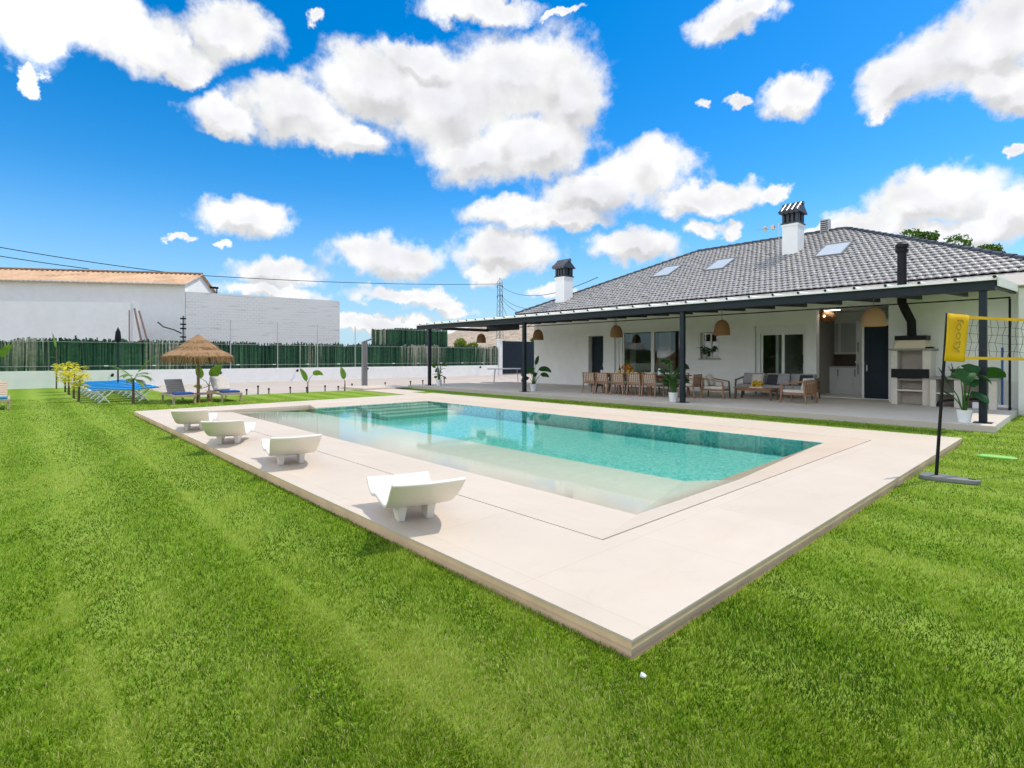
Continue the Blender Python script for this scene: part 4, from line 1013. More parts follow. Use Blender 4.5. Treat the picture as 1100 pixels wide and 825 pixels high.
small('jar',[(.05,0),(.055,.16),(.035,.20),(.035,.22)],'plasticw',(-10.35,16.6,tz),'white lidded jar toward the right end of the dining table','jar')
fv=thing('flower_vase','orange flowers in a yellow vase on the dining table','flowers',(-11.75,16.75,tz))
q=MB(); q.lathe([(.05,0),(.08,.06),(.06,.15),(.045,.15)],14); q.build('vase',M['yellowflower'],fv,smooth=True)
q=MB(); rd=random.Random(9)
for k in range(22): q.blob((rd.uniform(-.2,.2),rd.uniform(-.12,.12),.2+rd.uniform(-.03,.12)),rd.uniform(.03,.055),k,6,4,.3)
q.build('blossoms',M['orangeflower'],fv)
for x,lb in ((-12.05,'left yellow glass tumbler beside the orange flowers'),(-11.45,'right yellow glass tumbler beside the orange flowers')): small('tumbler',[(.045,0),(.06,.13),(.05,.13),(.04,.02)],'yellowflower',(x,16.6,tz),lb,'glass')
for x,w_ in ((-11.15,.19),):
    tag(MB().lathe([(.05,0),(w_,.05),(w_-.02,.05),(.04,.015)],18).build('serving_bowl',M['greywood'],None,smooth=True,loc=(x,16.7,tz)),'shallow brown bowl in the middle of the dining table','bowl')
for x,lb in ((-10.75,'wide stack of white plates right of the brown bowl'),(-9.95,'white plates set near the right end of the table')):
    q=MB()
    for k in range(4): q.lathe([(.03,k*.018),(.14,k*.018+.012),(.14,k*.018+.02),(.03,k*.018+.008)],18)
    tag(q.build('plate_stack',M['plasticw'],None,smooth=True,loc=(x,16.85,tz)),lb,'plates')

# ------------------------------------------------------------------ lounge set
def armchair(dark=False):
    t=thing('armchair','','armchair'); wd=M['teak']; ad=M['teakdark'] if dark else wd
    for sy in (-1,1):
        aw=ad if sy>0 else wd
        q=MB(); q.bar((-.30,sy*.34,.66),(-.36,sy*.34,0),.05,.05,w2=.035,h2=.035); q.build('leg',aw,t)
        q=MB(); q.bar((.34,sy*.34,.54),(.38,sy*.34,0),.05,.05,w2=.035,h2=.035); q.build('leg',aw,t)
        q=MB(); q.bar((-.34,sy*.34,.67),(.36,sy*.34,.55),.06,.035); q.build('armrest',aw,t,bevel=.008)
    q=MB(); q.box(-.33,.36,-.33,.33,.25,.30); q.build('seat_frame',wd,t)
    q=MB(); q.box(-.30,.35,-.31,.31,.301,.40); q.build('seat_cushion',M['cushion'],t,bevel=.03)
    q=MB(); q.bar((-.34,-.36,.67),(-.34,.36,.67),.05,.04)
    for y in np.linspace(-.26,.26,6): q.bar((-.34,y,.66),(-.31,y,.30),.03,.02)
    q.build('backrest',wd,t)
    q=MB(); q.bar((-.22,0,.40),(-.30,0,.74),.56,.12,up=(1,0,0)); q.build('back_cushion',M['cushion'],t,bevel=.04)
    return t
a1=armchair(True); a1.location=(-8.62,17.25,.1405); a1.rotation_euler=(0,0,.15); a1['label']='wooden armchair with one dark arm, left of the coffee table by the tall plant'; a1['group']='terrace armchairs'
a2=armchair(); a2.location=(-6.0,17.25,.1405); a2.rotation_euler=(0,0,PI-.1); a2['label']='light wooden slat back armchair right of the coffee table near the porch kitchen'; a2['group']='terrace armchairs'
def cushion(name,mat,loc,sz,tilt,lb,rz=0):
    q=MB(); n_=8; w_,h_,d_=sz; vs=[];fs_=[]
    for s in (1,-1):
        for i in range(n_+1):
            for k in range(n_+1):
                u,v=2*i/n_-1,2*k/n_-1; th_=d_*((1-u**4)*(1-v**4))**.5*.5+.004
                x,z_=u*w_/2*(1-.06*v*v*0),(v+1)*h_/2
                vs.append((x,s*th_*math.cos(tilt)+z_*math.sin(tilt),z_*math.cos(tilt)-s*th_*math.sin(tilt)))
    m_=(n_+1)**2
    for i in range(n_):
        for k in range(n_):
            a=i*(n_+1)+k; fs_.append((a,a+n_+1,a+n_+2,a+1)); fs_.append((m_+a,m_+a+1,m_+a+n_+2,m_+a+n_+1))
    q.add(vs,fs_); return tag(q.build(name,mat,None,smooth=True,loc=loc,rz=rz),lb,'cushion')
cushion('throw_cushion',M['cushion'],(-8.72,17.3,.56),(.42,.40,.14),.4,'cream scatter cushion on the left armchair',PI/2+.15)
sf=thing('sofa','long grey cushioned sofa with wooden frame under the sliding door','sofa',(-7.4,19.15,.1405))
q=MB(); q.box(-1.28,1.28,-.36,.36,.22,.29); q.build('frame',M['teak'],sf)
for sx in (-1,1):
    for sy in (-.33,.33):
        q=MB(); q.bar((sx*1.24,sy,.60),(sx*1.26,sy*1.05,0),.05,.05,w2=.04,h2=.04); q.build('leg',M['teakdark'],sf)
    q=MB(); q.bar((sx*1.24,-.36,.56),(sx*1.24,.34,.66),.06,.04); q.build('armrest',M['teakdark'],sf,bevel=.006)
for k in range(3):
    x0=-1.2+k*.8
    q=MB(); q.box(x0+.006,x0+.794,-.35,.20,.291,.42); q.build('seat_cushion',M['greycush'],sf,bevel=.03)
    q=MB(); q.bar((x0+.4,.16,.42),(x0+.4,.27,.80),.78,.15,up=(0,1,0)); q.build('back_cushion',M['greycush'],sf,bevel=.04)
q=MB(); q.box(-1.22,1.22,.30,.35,.30,.66); q.build('backrest',M['teak'],sf)
for x,mt,lb in ((-8.02,'cushion','cream scatter cushion leaning on the left part of the sofa'),(-7.5,'darkcush','charcoal scatter cushion half hidden behind the yellow flowers'),(-7.15,'greycush','grey scatter cushion in the middle of the sofa'),(-6.45,'darkcush','dark scatter cushion at the right end of the grey sofa')):
    cushion('throw_cushion',M[mt],(x,19.08,.575),(.40,.36,.14),.35,lb,random.uniform(-.1,.1))
ctb=thing('coffee_table','low wooden coffee table in front of the grey sofa','coffee table',(-7.48,17.75,.1405))
q=MB()
for k in range(5): q.box(-.62,.62,-.31+k*.125,-.31+k*.125+.12,.34,.37)
q.build('table_top',M['teak'],ctb)
for sx in (-1,1):
    for sy in (-1,1):
        q=MB(); q.bar((sx*.55,sy*.24,.339),(sx*.58,sy*.26,0),.06,.06,w2=.045,h2=.045); q.build('leg',M['teakdark'],ctb)
q=MB(); q.box(-.54,.54,-.25,.25,.27,.338); q.build('apron',M['teak'],ctb)
fb=thing('flower_bowl','yellow flowers on a cream tray on the coffee table','flowers',(-7.42,17.72,.512))
q=MB(); q.box(-.22,.22,-.14,.14,0,.04); q.build('tray',M['cushion'],fb,bevel=.008)
q=MB()
for k in range(26): q.blob((rd.uniform(-.15,.17),rd.uniform(-.10,.10),.07+rd.uniform(0,.13)),rd.uniform(.03,.055),k,6,4,.3)
q.build('blossoms',M['yellowflower'],fb)

# ------------------------------------------------------------------ potted plants
def pot(t,r=.14,h=.25,mat='plasticw'):
    q=MB(); q.lathe([(r*.72,0),(r,h),(r*.9,h),(r*.88,h-.03)],20); q.build('pot',M[mat],t,smooth=True)
    q=MB(); q.lathe([(r*.885,h-.045),(.004,h-.035)],20,cap=False); q.build('soil',M['bark'],t)
rollr=random.Random(77)
def strel(t,leaves,mat,base_z=.22):
    st=MB(); lf=MB()
    for q_ in leaves:
        az,lean,hh,ln,wd,el,dr=q_[:7]; ro=q_[7] if len(q_)>7 else rollr.uniform(-1.1,1.1)
        tip=(math.cos(az)*lean,math.sin(az)*lean,hh)
        st.tube([(math.cos(az)*.03,math.sin(az)*.03,base_z),(math.cos(az)*lean*.45,math.sin(az)*lean*.45,base_z+(hh-base_z)*.55),tip],[.016,.012,.008],6)
        lf.leaf(tip,az,el,ln,wd,dr,.28,9,roll=ro)
    st.build('stems',M['leafmid'],t,smooth=True); lf.build('leaves',M[mat],t,smooth=True)
RT=YAW   # azimuth that runs to the right in the view from the lawn
t_=thing('potted_plant','large leaved bird of paradise plant in a pale pot at the right end post','potted plant',(-1.84,14.62,.1405)); pot(t_,.14,.26)
strel(t_,[(RT,.24,1.06,.66,.32,.15,.75,.85),(RT-1.57,.04,1.22,.40,.38,.25,2.3,0),(RT-2.2,.18,1.14,.56,.36,-.1,1.4,.2),(RT-1.2,.14,.66,.42,.44,.0,1.6,0),(RT-1.8,.05,.95,.40,.34,.1,1.6,0),(RT+3.0,.28,.80,.42,.06,1.1,.2,1.2),(RT+3.3,.30,.56,.3,.06,.5,.2,1.2),(RT+1.5,.1,.9,.4,.24,.9,1.9,.2),(RT-1.0,.16,1.0,.40,.26,.2,1.8,.4)],'leafdark')
t_=thing('potted_plant','tall leafy green plant in a white pot left of the second post from the right','potted plant',(-8.83,14.95,.1405)); pot(t_,.15,.28)
lv=[];rd=random.Random(21)
for k in range(30): lv.append((rd.uniform(0,2*PI),rd.uniform(.06,.26),rd.uniform(.45,1.25),rd.uniform(.22,.36),rd.uniform(.10,.16),rd.uniform(.2,1.0),rd.uniform(.9,2.0)))
strel(t_,lv,'leafdark')
t_=thing('potted_plant','dark strelitzia in a white pot beside the third post from the right','potted plant',(-15.5,15.5,.1405)); pot(t_,.15,.28)
strel(t_,[(RT+PI,.12,.80,.50,.26,.3,1.8,.9),(RT,.20,.85,.60,.24,.5,1.6,1.1),(RT+.3,.08,1.05,.42,.18,1.35,.3,1.3),(RT,.28,.66,.40,.22,.3,1.4,1.0),(RT+2,.1,.8,.45,.24,.9,1.8,.2),(RT-1.5,.1,.72,.5,.26,.5,1.9,0),(RT+PI+.4,.2,.55,.42,.24,.1,1.4,.7),(RT-1.8,.12,.95,.5,.24,.4,1.8,.2)],'leafdark')
t_=thing('potted_plant','fiddle leaf fig in a white pot at the far left pergola post','potted plant',(-21.6,15.1,.1405)); pot(t_,.15,.28)
lv=[];rd=random.Random(5)
for k in range(20): lv.append((rd.uniform(0,2*PI),rd.uniform(.05,.20),rd.uniform(.35,1.0),rd.uniform(.2,.3),rd.uniform(.14,.2),rd.uniform(0,.9),rd.uniform(.6,1.6)))
strel(t_,lv,'leafmid')
t_=thing('potted_plant','bushy houseplant trailing from the small window sill','potted plant',(-10.62,20.36,1.46)); pot(t_,.09,.16,'lightgrey')
lv=[]
for k in range(16): lv.append((rd.uniform(PI*.8,2.2*PI),rd.uniform(.05,.22),rd.uniform(.15,.48),rd.uniform(.16,.26),rd.uniform(.07,.11),rd.uniform(0,1.0),rd.uniform(.8,1.8)))
strel(t_,lv,'leafdark',.12)
t_=thing('potted_plant','small grey green herb in a tiny pot on the barbecue counter','potted plant',(-2.62,18.95,.962)); pot(t_,.06,.10,'grey')
lv=[]
for k in range(14): lv.append((rd.uniform(0,2*PI),rd.uniform(.02,.10),rd.uniform(.12,.30),rd.uniform(.06,.11),rd.uniform(.03,.05),rd.uniform(.3,1.3),rd.uniform(.3,.9)))
strel(t_,lv,'leafmid',.07)

# ------------------------------------------------------------------ barbecue
q=MB(); q.box(-4.24,XR,19.58,20.395,.04,3.46); tag(W(q,'projecting_wall',M['stucco']))
bq=thing('barbecue','pale stone barbecue with a black fire tray and bent black flue against the wall','barbecue',(-3.55,19.1,.1405))
def B(mb,name,mat,parent=None,**k): return mb.build(name,M[mat],parent or bq,world=True,**k)
for x0,x1 in ((-4.02,-3.87),(-3.28,-3.09)):
    q=MB(); q.box(x0,x1,18.8,19.5,.141,1.70); B(q,'side_pillar','bbqstone',bevel=.008)
q=MB(); q.box(-3.869,-3.281,19.42,19.5,.141,1.70); B(q,'back_panel','bbqstone')
q=MB(); q.box(-3.869,-3.281,18.84,19.419,.53,.58); B(q,'shelf','bbqstone')
q=MB(); q.box(-3.869,-3.281,18.84,19.419,.84,.90); B(q,'hearth_slab','concrete')
q=MB(); q.box(-4.0,-3.12,18.70,18.795,.92,1.17); q.box(-3.868,-3.282,18.796,19.40,.905,.94); B(q,'fire_tray','black',bevel=.005)
q=MB(); q.box(-4.07,-3.02,18.74,19.52,1.701,1.755); B(q,'top_slab','concrete',bevel=.006)
q=MB(); q.add([(-3.97,18.80,1.756),(-3.16,18.80,1.756),(-3.16,19.48,1.756),(-3.97,19.48,1.756),(-3.90,18.86,2.0),(-3.24,18.86,2.0),(-3.24,19.42,2.0),(-3.90,19.42,2.0)],[(0,3,2,1),(4,5,6,7),(0,1,5,4),(1,2,6,5),(2,3,7,6),(3,0,4,7)]); B(q,'hood','creamstone',bevel=.008)
q=MB(); q.box(-3.94,-3.20,18.82,19.46,2.001,2.13); B(q,'hood_cap','black',bevel=.006)
q=MB(); q.tube([(-3.58,19.1,2.131),(-3.59,19.1,2.55),(-3.70,19.0,2.85),(-3.78,18.92,3.1),(-3.78,18.92,4.55)],.115,16); B(q,'flue','black',smooth=True)
q=MB(); q.lathe([(.115,4.551),(.16,4.56),(.165,4.63),(.13,4.64),(.13,4.68),(.165,4.69),(.16,4.78),(.06,4.86)],16,c=(-3.78,18.92,0)); B(q,'flue_cap','black',smooth=True)
sc=thing('stone_counter','low pale stone counter with dark worktop right of the barbecue','counter',(-2.35,19.0,.1405))
def Sc(mb,name,mat,**k): return mb.build(name,M[mat],sc,world=True,**k)
for x0,x1 in ((-3.08,-2.95),(-2.56,-2.38),(-1.86,-1.70)):
    q=MB(); q.box(x0,x1,18.62,19.4,.141,.90); Sc(q,'side_pillar','bbqstone',bevel=.008)
for x0,x1 in ((-2.949,-2.561),(-2.379,-1.861)):
    q=MB(); q.box(x0,x1,18.68,19.36,.49,.535); Sc(q,'shelf','bbqstone')
    q=MB(); q.box(x0,x1,19.33,19.399,.141,.489); q.box(x0,x1,19.361,19.4,.536,.90) ; Sc(q,'back_panel','bbqstone')
q=MB(); q.box(-3.08,-1.64,18.56,19.44,.901,.958); Sc(q,'worktop','concrete',bevel=.006)
q=MB(); q.tube([(-2.93,18.7,.16),(-2.88,18.75,.30),(-2.6,18.78,.34),(-2.57,18.78,.34)],.035,8); tag(q.build('rubber_hose',M['black'],None,smooth=True),'thick black hose curling under the left bay of the stone counter','hose')
q=MB(); q.box(-2.2,-2.0,18.75,18.95,.141,.31); tag(q.build('storage_box',M['plasticw'],None,bevel=.015),'small white box under the right bay of the stone counter','box')
q=MB(); q.tube([(-2.36,18.8,.36),(-2.1,18.8,.40),(-1.87,18.8,.43)],.03,8); tag(q.build('grill_tool',M['black'],None,smooth=True),'long black tool lying under the right bay of the stone counter','tool')
q=MB(); q.box(-3.22,-3.03,18.78,18.98,1.757,1.80); tag(q.build('fire_tool',M['black'],None,bevel=.015),'small black block lying on the right end of the barbecue slab','block')
t_=thing('blue_pole','thin blue pole on a small white wheeled base by the pergola end','pole',(-1.62,18.95,.1405)); q=MB(); q.tube([(0,0,.09),(0,0,1.62)],.025,10); q.build('shaft',M['bluepole'],t_,smooth=True)
q=MB(); q.box(-.17,.17,-.12,.12,.05,.12); q.build('base',M['plasticw'],t_,bevel=.02)
for sx in (-.15,.15):
    q=MB(); q.blob((sx,-.06,.04),.04,1,10,6,0); q.build('wheel',M['black'],t_,smooth=True)
t_=thing('laundry_tub','white rounded plastic tub with a blue handle at the terrace end','tub',(-.80,18.55,.004)); q=MB(); q.lathe([(.20,0),(.27,.1),(.28,.22),(.22,.33),(.05,.38)],18); q.build('body',M['plasticw'],t_,smooth=True)
q=MB(); q.tube([(-.24,-.05,.25),(-.2,-.1,.38),(-.1,-.1,.44),(.0,-.05,.42)],.02,8); q.build('handle',M['bluepole'],t_,smooth=True)

# ------------------------------------------------------------------ volleyball set
vb=thing('volleyball_net','portable volleyball net with a yellow lettered banner on a tilted black post','volleyball net',(-1.31,8.30,.004))
q=MB(); pr=[(-.16,-.10),(-.10,-.14),(.12,-.13),(.38,-.06),(.42,0),(.36,.05),(.10,.12),(-.10,.12),(-.16,.08)]; q.prism([(x,y) for x,y in pr],0,.055); q.build('base',M['grey'],vb,bevel=.012)
q=MB(); q.prism([(.30,-.02),(.37,-.015),(.37,.02),(.30,.02)],.0555,.06); q.build('base_grip',M['black'],vb)
pb,pt=Vector((0,0,.056)),Vector((.105,.01,2.035))
q=MB(); q.tube([pb,pb.lerp(pt,.5),pt],[.019,.017,.015],10); q.build('post',M['black'],vb,smooth=True)
nd=Vector((.46,.89,0)).normalized()
def on(z): return pb.lerp(pt,(z-.056)/(2.035-.056))
q=MB(); z0,z1=1.455,2.035; off_=Vector((-nd.y,nd.x,0))*-.02
A0,A1=on(z0)+off_,on(z1)+off_; n_=8; vs=[];fs_=[]
for i in range(n_+1):
    for k in range(9):
        u,v=i/n_,k/8; p_=(A0.lerp(A1,v))+nd*(.34*u-.02)+Vector((0,0,-.02*u))+off_*(.5*math.sin(u*5+v*3)*.8); vs.append(p_)
for i in range(n_):
    for k in range(8): a=i*9+k; fs_.append((a,a+9,a+10,a+1))
q.add(vs,fs_); bo=q.build('banner',M['yellow'],vb,smooth=True); sm_=bo.modifiers.new('s','SOLIDIFY'); sm_.thickness=.006
cu_=bpy.data.curves.new('lettering','FONT'); cu_.body='footy'; cu_.size=.155; cu_.align_x='CENTER'; cu_.align_y='CENTER'; cu_.extrude=.002
tmp=bpy.data.objects.new('lettering_src',cu_); dg=bpy.context.evaluated_depsgraph_get(); COL.objects.link(tmp); dg.update(); me=bpy.data.meshes.new_from_object(tmp.evaluated_get(dg)); bpy.data.objects.remove(tmp)
me.materials.clear(); me.materials.append(pmat('olive_print',(.42,.30,.01),.6,.05,5)); le=bpy.data.objects.new('lettering',me); COL.objects.link(le)
# text reads downwards: its x axis points down, its y axis along the banner
nrm=(-nd.cross(Vector((0,0,1)))).normalized(); 
if nrm.dot(Vector((0,0,0))-Vector((-1.3,8.3,0)))<0: nrm=-nrm
X_=(A0-A1).normalized(); Y_=X_.cross(nrm)*-1
if Y_.dot(nd)<0: Y_=-Y_
Z_=X_.cross(Y_)
mtx=Matrix((X_,Y_,Z_)).transposed()
cen=A0.lerp(A1,.53)+nd*.15+nrm*.028
for v in me.vertices: v.co=mtx@Vector((v.co.x*1.25,v.co.y,v.co.z))+cen
le.parent=vb
NLn=5.2
q0,q1=on(1.99)+nd*.30,on(1.99)+nd*NLn; r0,r1=on(1.49)+nd*.30,on(1.49)+nd*NLn
for a,b_ in ((q0,q1),(r0,r1)):
    q=MB(); mid=a.lerp(b_,.5)-Vector((0,0,.035)); q.bar(a,mid,.012,.035); q.bar(mid,b_,.012,.035); q.build('yellow_tape',M['yellow'],vb)
q=MB(); rd=random.Random(2)
def at_(u,v): 
    a=q0.lerp(q1,u)-Vector((0,0,.07*2*min(u,1-u))); b_=r0.lerp(r1,u)-Vector((0,0,.07*2*min(u,1-u))); return a.lerp(b_,v)
NC=44
for v in (.2,.4,.6,.8): q.tube([at_(i/NC,v+.012*math.sin(i*1.3+v*9)) for i in range(NC+1)],.0022,4,cap=False)
for i in range(1,NC): q.tube([at_((i+.25*math.sin(k*2.1+i))/NC,k/5) for k in range(6)],.0022,4,cap=False)
q.build('net_cord',M['black'],vb)
q=MB(); e_=pb+nd*NLn; q.tube([Vector((e_.x,e_.y,.056)),Vector((e_.x,e_.y,2.03))],.018,10); q.build('post',M['black'],vb,smooth=True)
q=MB(); q.prism([(x+e_.x,y+e_.y) for x,y in pr],0,.055); q.build('base',M['grey'],vb,bevel=.012)
q=MB(); q.prism([(-1.2,10.66),(-1.13,10.62),(-.80,10.64),(-.74,10.69),(-.80,10.85),(-1.14,10.86)],.006,.03); tag(q.build('ground_mat',M['greenmat'],None,bevel=.006),'flat light green mat on the lawn right of the volleyball post','mat')
q=MB(); q.blob((-1.42,2.14,.022),(.018,.012,.01),3,8,5,.2); tag(q.build('pebble',M['plasticw'],None),'tiny white pebble on the grass at the front deck corner','pebble')

# ------------------------------------------------------------------ lawn plants, lights, shower
def banana(loc,lb,leaves,tr_h,mat='leafbright',name='banana_plant'):
    t=thing(name,lb,'plant',loc); q=MB(); q.tube([(0,0,0),(.01,0,tr_h*.6),(0,.01,tr_h)],[.035,.028,.016],8); q.build('trunk',M['bark'] if tr_h<.55 else M['leafmid'],t,smooth=True)
    st=MB(); lf=MB()
    for q_ in leaves:
        az,lean,hh,ln,wd,el,dr=q_[:7]; ro=q_[7] if len(q_)>7 else 1.2
        tip=(math.cos(az)*lean,math.sin(az)*lean,hh); st.tube([(0,0,tr_h*.9),(math.cos(az)*lean*.4,math.sin(az)*lean*.4,tr_h+(hh-tr_h)*.6),tip],[.014,.011,.008],6); lf.leaf(tip,az,el,ln,wd,dr,.3,9,roll=ro)
    st.build('stems',M['leafmid'],t); lf.build('leaves',M[mat],t,smooth=True)
banana((-22.31,8.95,.004),'young banana plant with two leaves on the lawn edge, left of the single leaf one',[(RT+PI,.05,.50,.62,.22,1.25,.35,1.57),(RT,.22,.78,.50,.24,.75,1.9,1.2)],.42)
banana((-22.65,10.75,.004),'young banana plant with a single upright leaf beside the shower path',[(RT+PI,.04,.52,.58,.25,1.45,.3,1.57)],.45)
banana((-22.1,5.2,.004),'banana plant with broad yellow green leaves behind the thatched parasol pole',[(RT,.10,.75,.62,.36,1.1,.4),(RT+PI,.30,.72,.52,.26,1.4,.3),(RT+2.9,.32,.35,.40,.16,.6,.9),(RT+.6,.15,.45,.3,.14,.6,1.0)],.5)
t=thing('young_palm','small palm with feathery yellow green fronds in front of the blue pool beds','palm',(-20.99,2.76,.004))
q=MB(); q.tube([(0,0,0),(.0,0,.5),(.01,0,.78)],[.04,.035,.028],8); q.build('trunk',M['bark'],t,smooth=True)
fr=MB(); rd=random.Random(4)
for az,el,ln,dr in ((RT+.2,1.15,1.05,.55),(RT+PI,.95,.80,.7),(RT+.0,.9,.62,1.7),(RT+1.5,.9,.7,1.2),(RT-1.4,.9,.7,1.4),(RT+2.4,.5,.5,1.2),(RT-.3,.35,.5,1.4)):
    p_=Vector((.01,0,.76)); e_=el; N_=14
    for i in range(N_):
        d_=Vector((math.cos(az)*math.cos(e_),math.sin(az)*math.cos(e_),math.sin(e_))); p2=p_+d_*(ln/N_); fr.bar(p_,p2,.008)
        if i>2:
            for s in (-1,1): fr.leaf(p2,az+s*.75,e_*.7-.1,.30*(1-.5*i/N_),.065,.7,.3,3,'blade')
        p_=p2; e_-=dr/N_
fr.build('fronds',M['leafbright'],t)
def yshrub(loc,lb,h,r,seed):
    t=thing('yellow_shrub',lb,'shrub',loc,group='yellow leaved shrubs on the lawn'); rd=random.Random(seed)
    q=MB(); q.tube([(0,0,0),(.02,0,h*.4),(0,.03,h*.75)],[.04,.03,.015],7)
    q.build('stem',M['bark'],t)
    lf=MB()
    for k in range(90):
        a=rd.uniform(0,2*PI); rr=r*rd.random()**.5; z_=h*(.42+.55*rd.random()); rr*=1-.5*abs(z_/h-.75)
        lf.leaf((rr*math.cos(a),rr*math.sin(a),z_),a+rd.uniform(-.6,.6),rd.uniform(-.3,.9),rd.uniform(.12,.22),rd.uniform(.08,.13),1.0,.2,4)
    lf.build('leaves',M['leafyellow'],t)
for x,h,r,s,lb in ((-23.1,1.02,.26,1,'yellow leaved shrub closest to the blue pool beds'),(-25.3,1.2,.34,2,'second yellow leaved shrub, just behind the closest one'),(-27.9,1.28,.42,3,'third yellow leaved shrub in the row along the lawn'),(-30.0,1.3,.38,4,'farthest yellow leaved shrub nearest the white wall')): yshrub((x,1.53,.004),lb,h,r,s)
banana((-33.2,-.62,.004),'yellow green banana plant at the left edge in front of the fence',[(RT+2.8,.1,1.6,.8,.3,1.2,.8),(RT,.15,1.5,.8,.3,1.2,.9),(RT-1.3,.2,1.2,.7,.3,.9,1.1)],1.2)
t=thing('garden_pole','thin pole holding a dry palm leaf in front of the white wall','pole',(-33.3,1.38,.004)); q=MB(); q.tube([(0,0,0),(0,0,2.0)],.03,8); q.build('shaft',M['bark'],t); q=MB(); q.leaf((0,0,1.9),RT+PI,1.45,.8,.14,.3,.3,6); q.leaf((0,0,1.5),RT+PI,.2,.4,.12,.5,.3,6); q.build('leaves',M['leafbright'],t)
q0_=None
for i,(x,y,h,lb) in enumerate(((-22.95,6.75,.24,'low path light nearest the wooden loungers'),(-22.85,7.15,.42,'tallest path light in the row along the lawn edge'),(-22.95,7.6,.24,'low path light just right of the tallest one'),(-22.9,8.45,.28,'low path light left of the two leaf banana plant'),(-23.05,9.2,.22,'small path light right of the two leaf banana plant'),(-23.0,10.0,.28,'low path light midway between the two young banana plants'),(-23.2,10.7,.2,'small path light behind the single leaf banana plant'),(-24.9,12.2,.2,'small path light left of the shower post'),(-24.75,13.95,.22,'small path light right of the shower post'),(-23.3,14.55,.36,'left of the two path lights between shower and pergola'),(-23.1,15.15,.40,'right of the two path lights between shower and pergola'),(-22.99,16.4,.5,'path light just left of the far left pergola post'))):
    t=thing('path_light',lb,'path light',(x,y,.002),group='short dark path lights'); q=MB(); h*=.72; q.tube([(0,0,0),(0,0,h)],.03,10); q.build('post',M['grey'],t,smooth=True); q=MB(); q.lathe([(.04,h),(.04,h+.05),(.025,h+.07)],12); q.build('lamp_head',M['black'],t,smooth=True)
t=thing('outdoor_shower','grey outdoor shower post with a slanted head at the garden path','shower',(-25.25,13.05,.002)); q=MB(); q.box(-.10,.10,-.12,.12,0,2.30); q.build('post',M['grey'],t,bevel=.01)
q=MB(); q.bar((.0,-.1,2.27),(.0,.42,2.46),.2,.07); q.build('shower_head',M['grey'],t,bevel=.01); q=MB(); q.tube([(.11,0,1.1),(.16,0,1.1)],.03,8); q.build('tap',M['steel'],t)
t=thing('table_tennis_table','table tennis table with pale top and thin legs left of the white house','table',(-21.75,19.7,.1405),RT); q=MB(); q.box(-1.05,.75,-.7,.7,.72,.765); q.build('table_top',M['lightgrey'],t)
for sx in (-.65,.55):
    for sy in (-.5,.5):
        q=MB(); q.bar((sx,sy,.72),(sx*1.1,sy,0),.03); q.build('leg',M['lightgrey'],t)
# ------------------------------------------------------------------ boundary wall and green fence
WX=-34.7
q=MB(); q.box(WX-.12,WX+.12,-14,30.35,-.1,.84); bw=tag(q.build('boundary_wall',M['stucco'],None,bevel=.01),'long low white rendered wall under the green brush fence','wall')
def wall_lamp(y,z,lb):
    t=thing('wall_spotlight',lb,'wall lamp',(WX+.12,y,z),group='small spotlights along the white wall')
    q=MB(); q.tube([(.0,0,0),(.10,0,.02)],.02,8); q.build('arm',M['black'],t); q=MB(); q.tube([(.10,.02,-.05),(.18,.05,.06)],.06,10); q.build('lamp_head',M['black'],t,smooth=True)
for y,z,lb in ((8.68,.60,'small black wall spotlight just right of the thatched parasol'),(13.13,.66,'small black wall spotlight left of the two leaf banana plant'),(18.0,.70,'small black wall spotlight half behind the shower post'),(28.2,.69,'small black wall spotlight nearest the dark gate'),(3.6,.58,'small black wall spotlight behind the young palm')): wall_lamp(y,z,lb)
M['brush']=pmat('green_brush_fence',(.60,.60,.60),.8,.25,6,vcol=True,spec=.2,transl=.12)
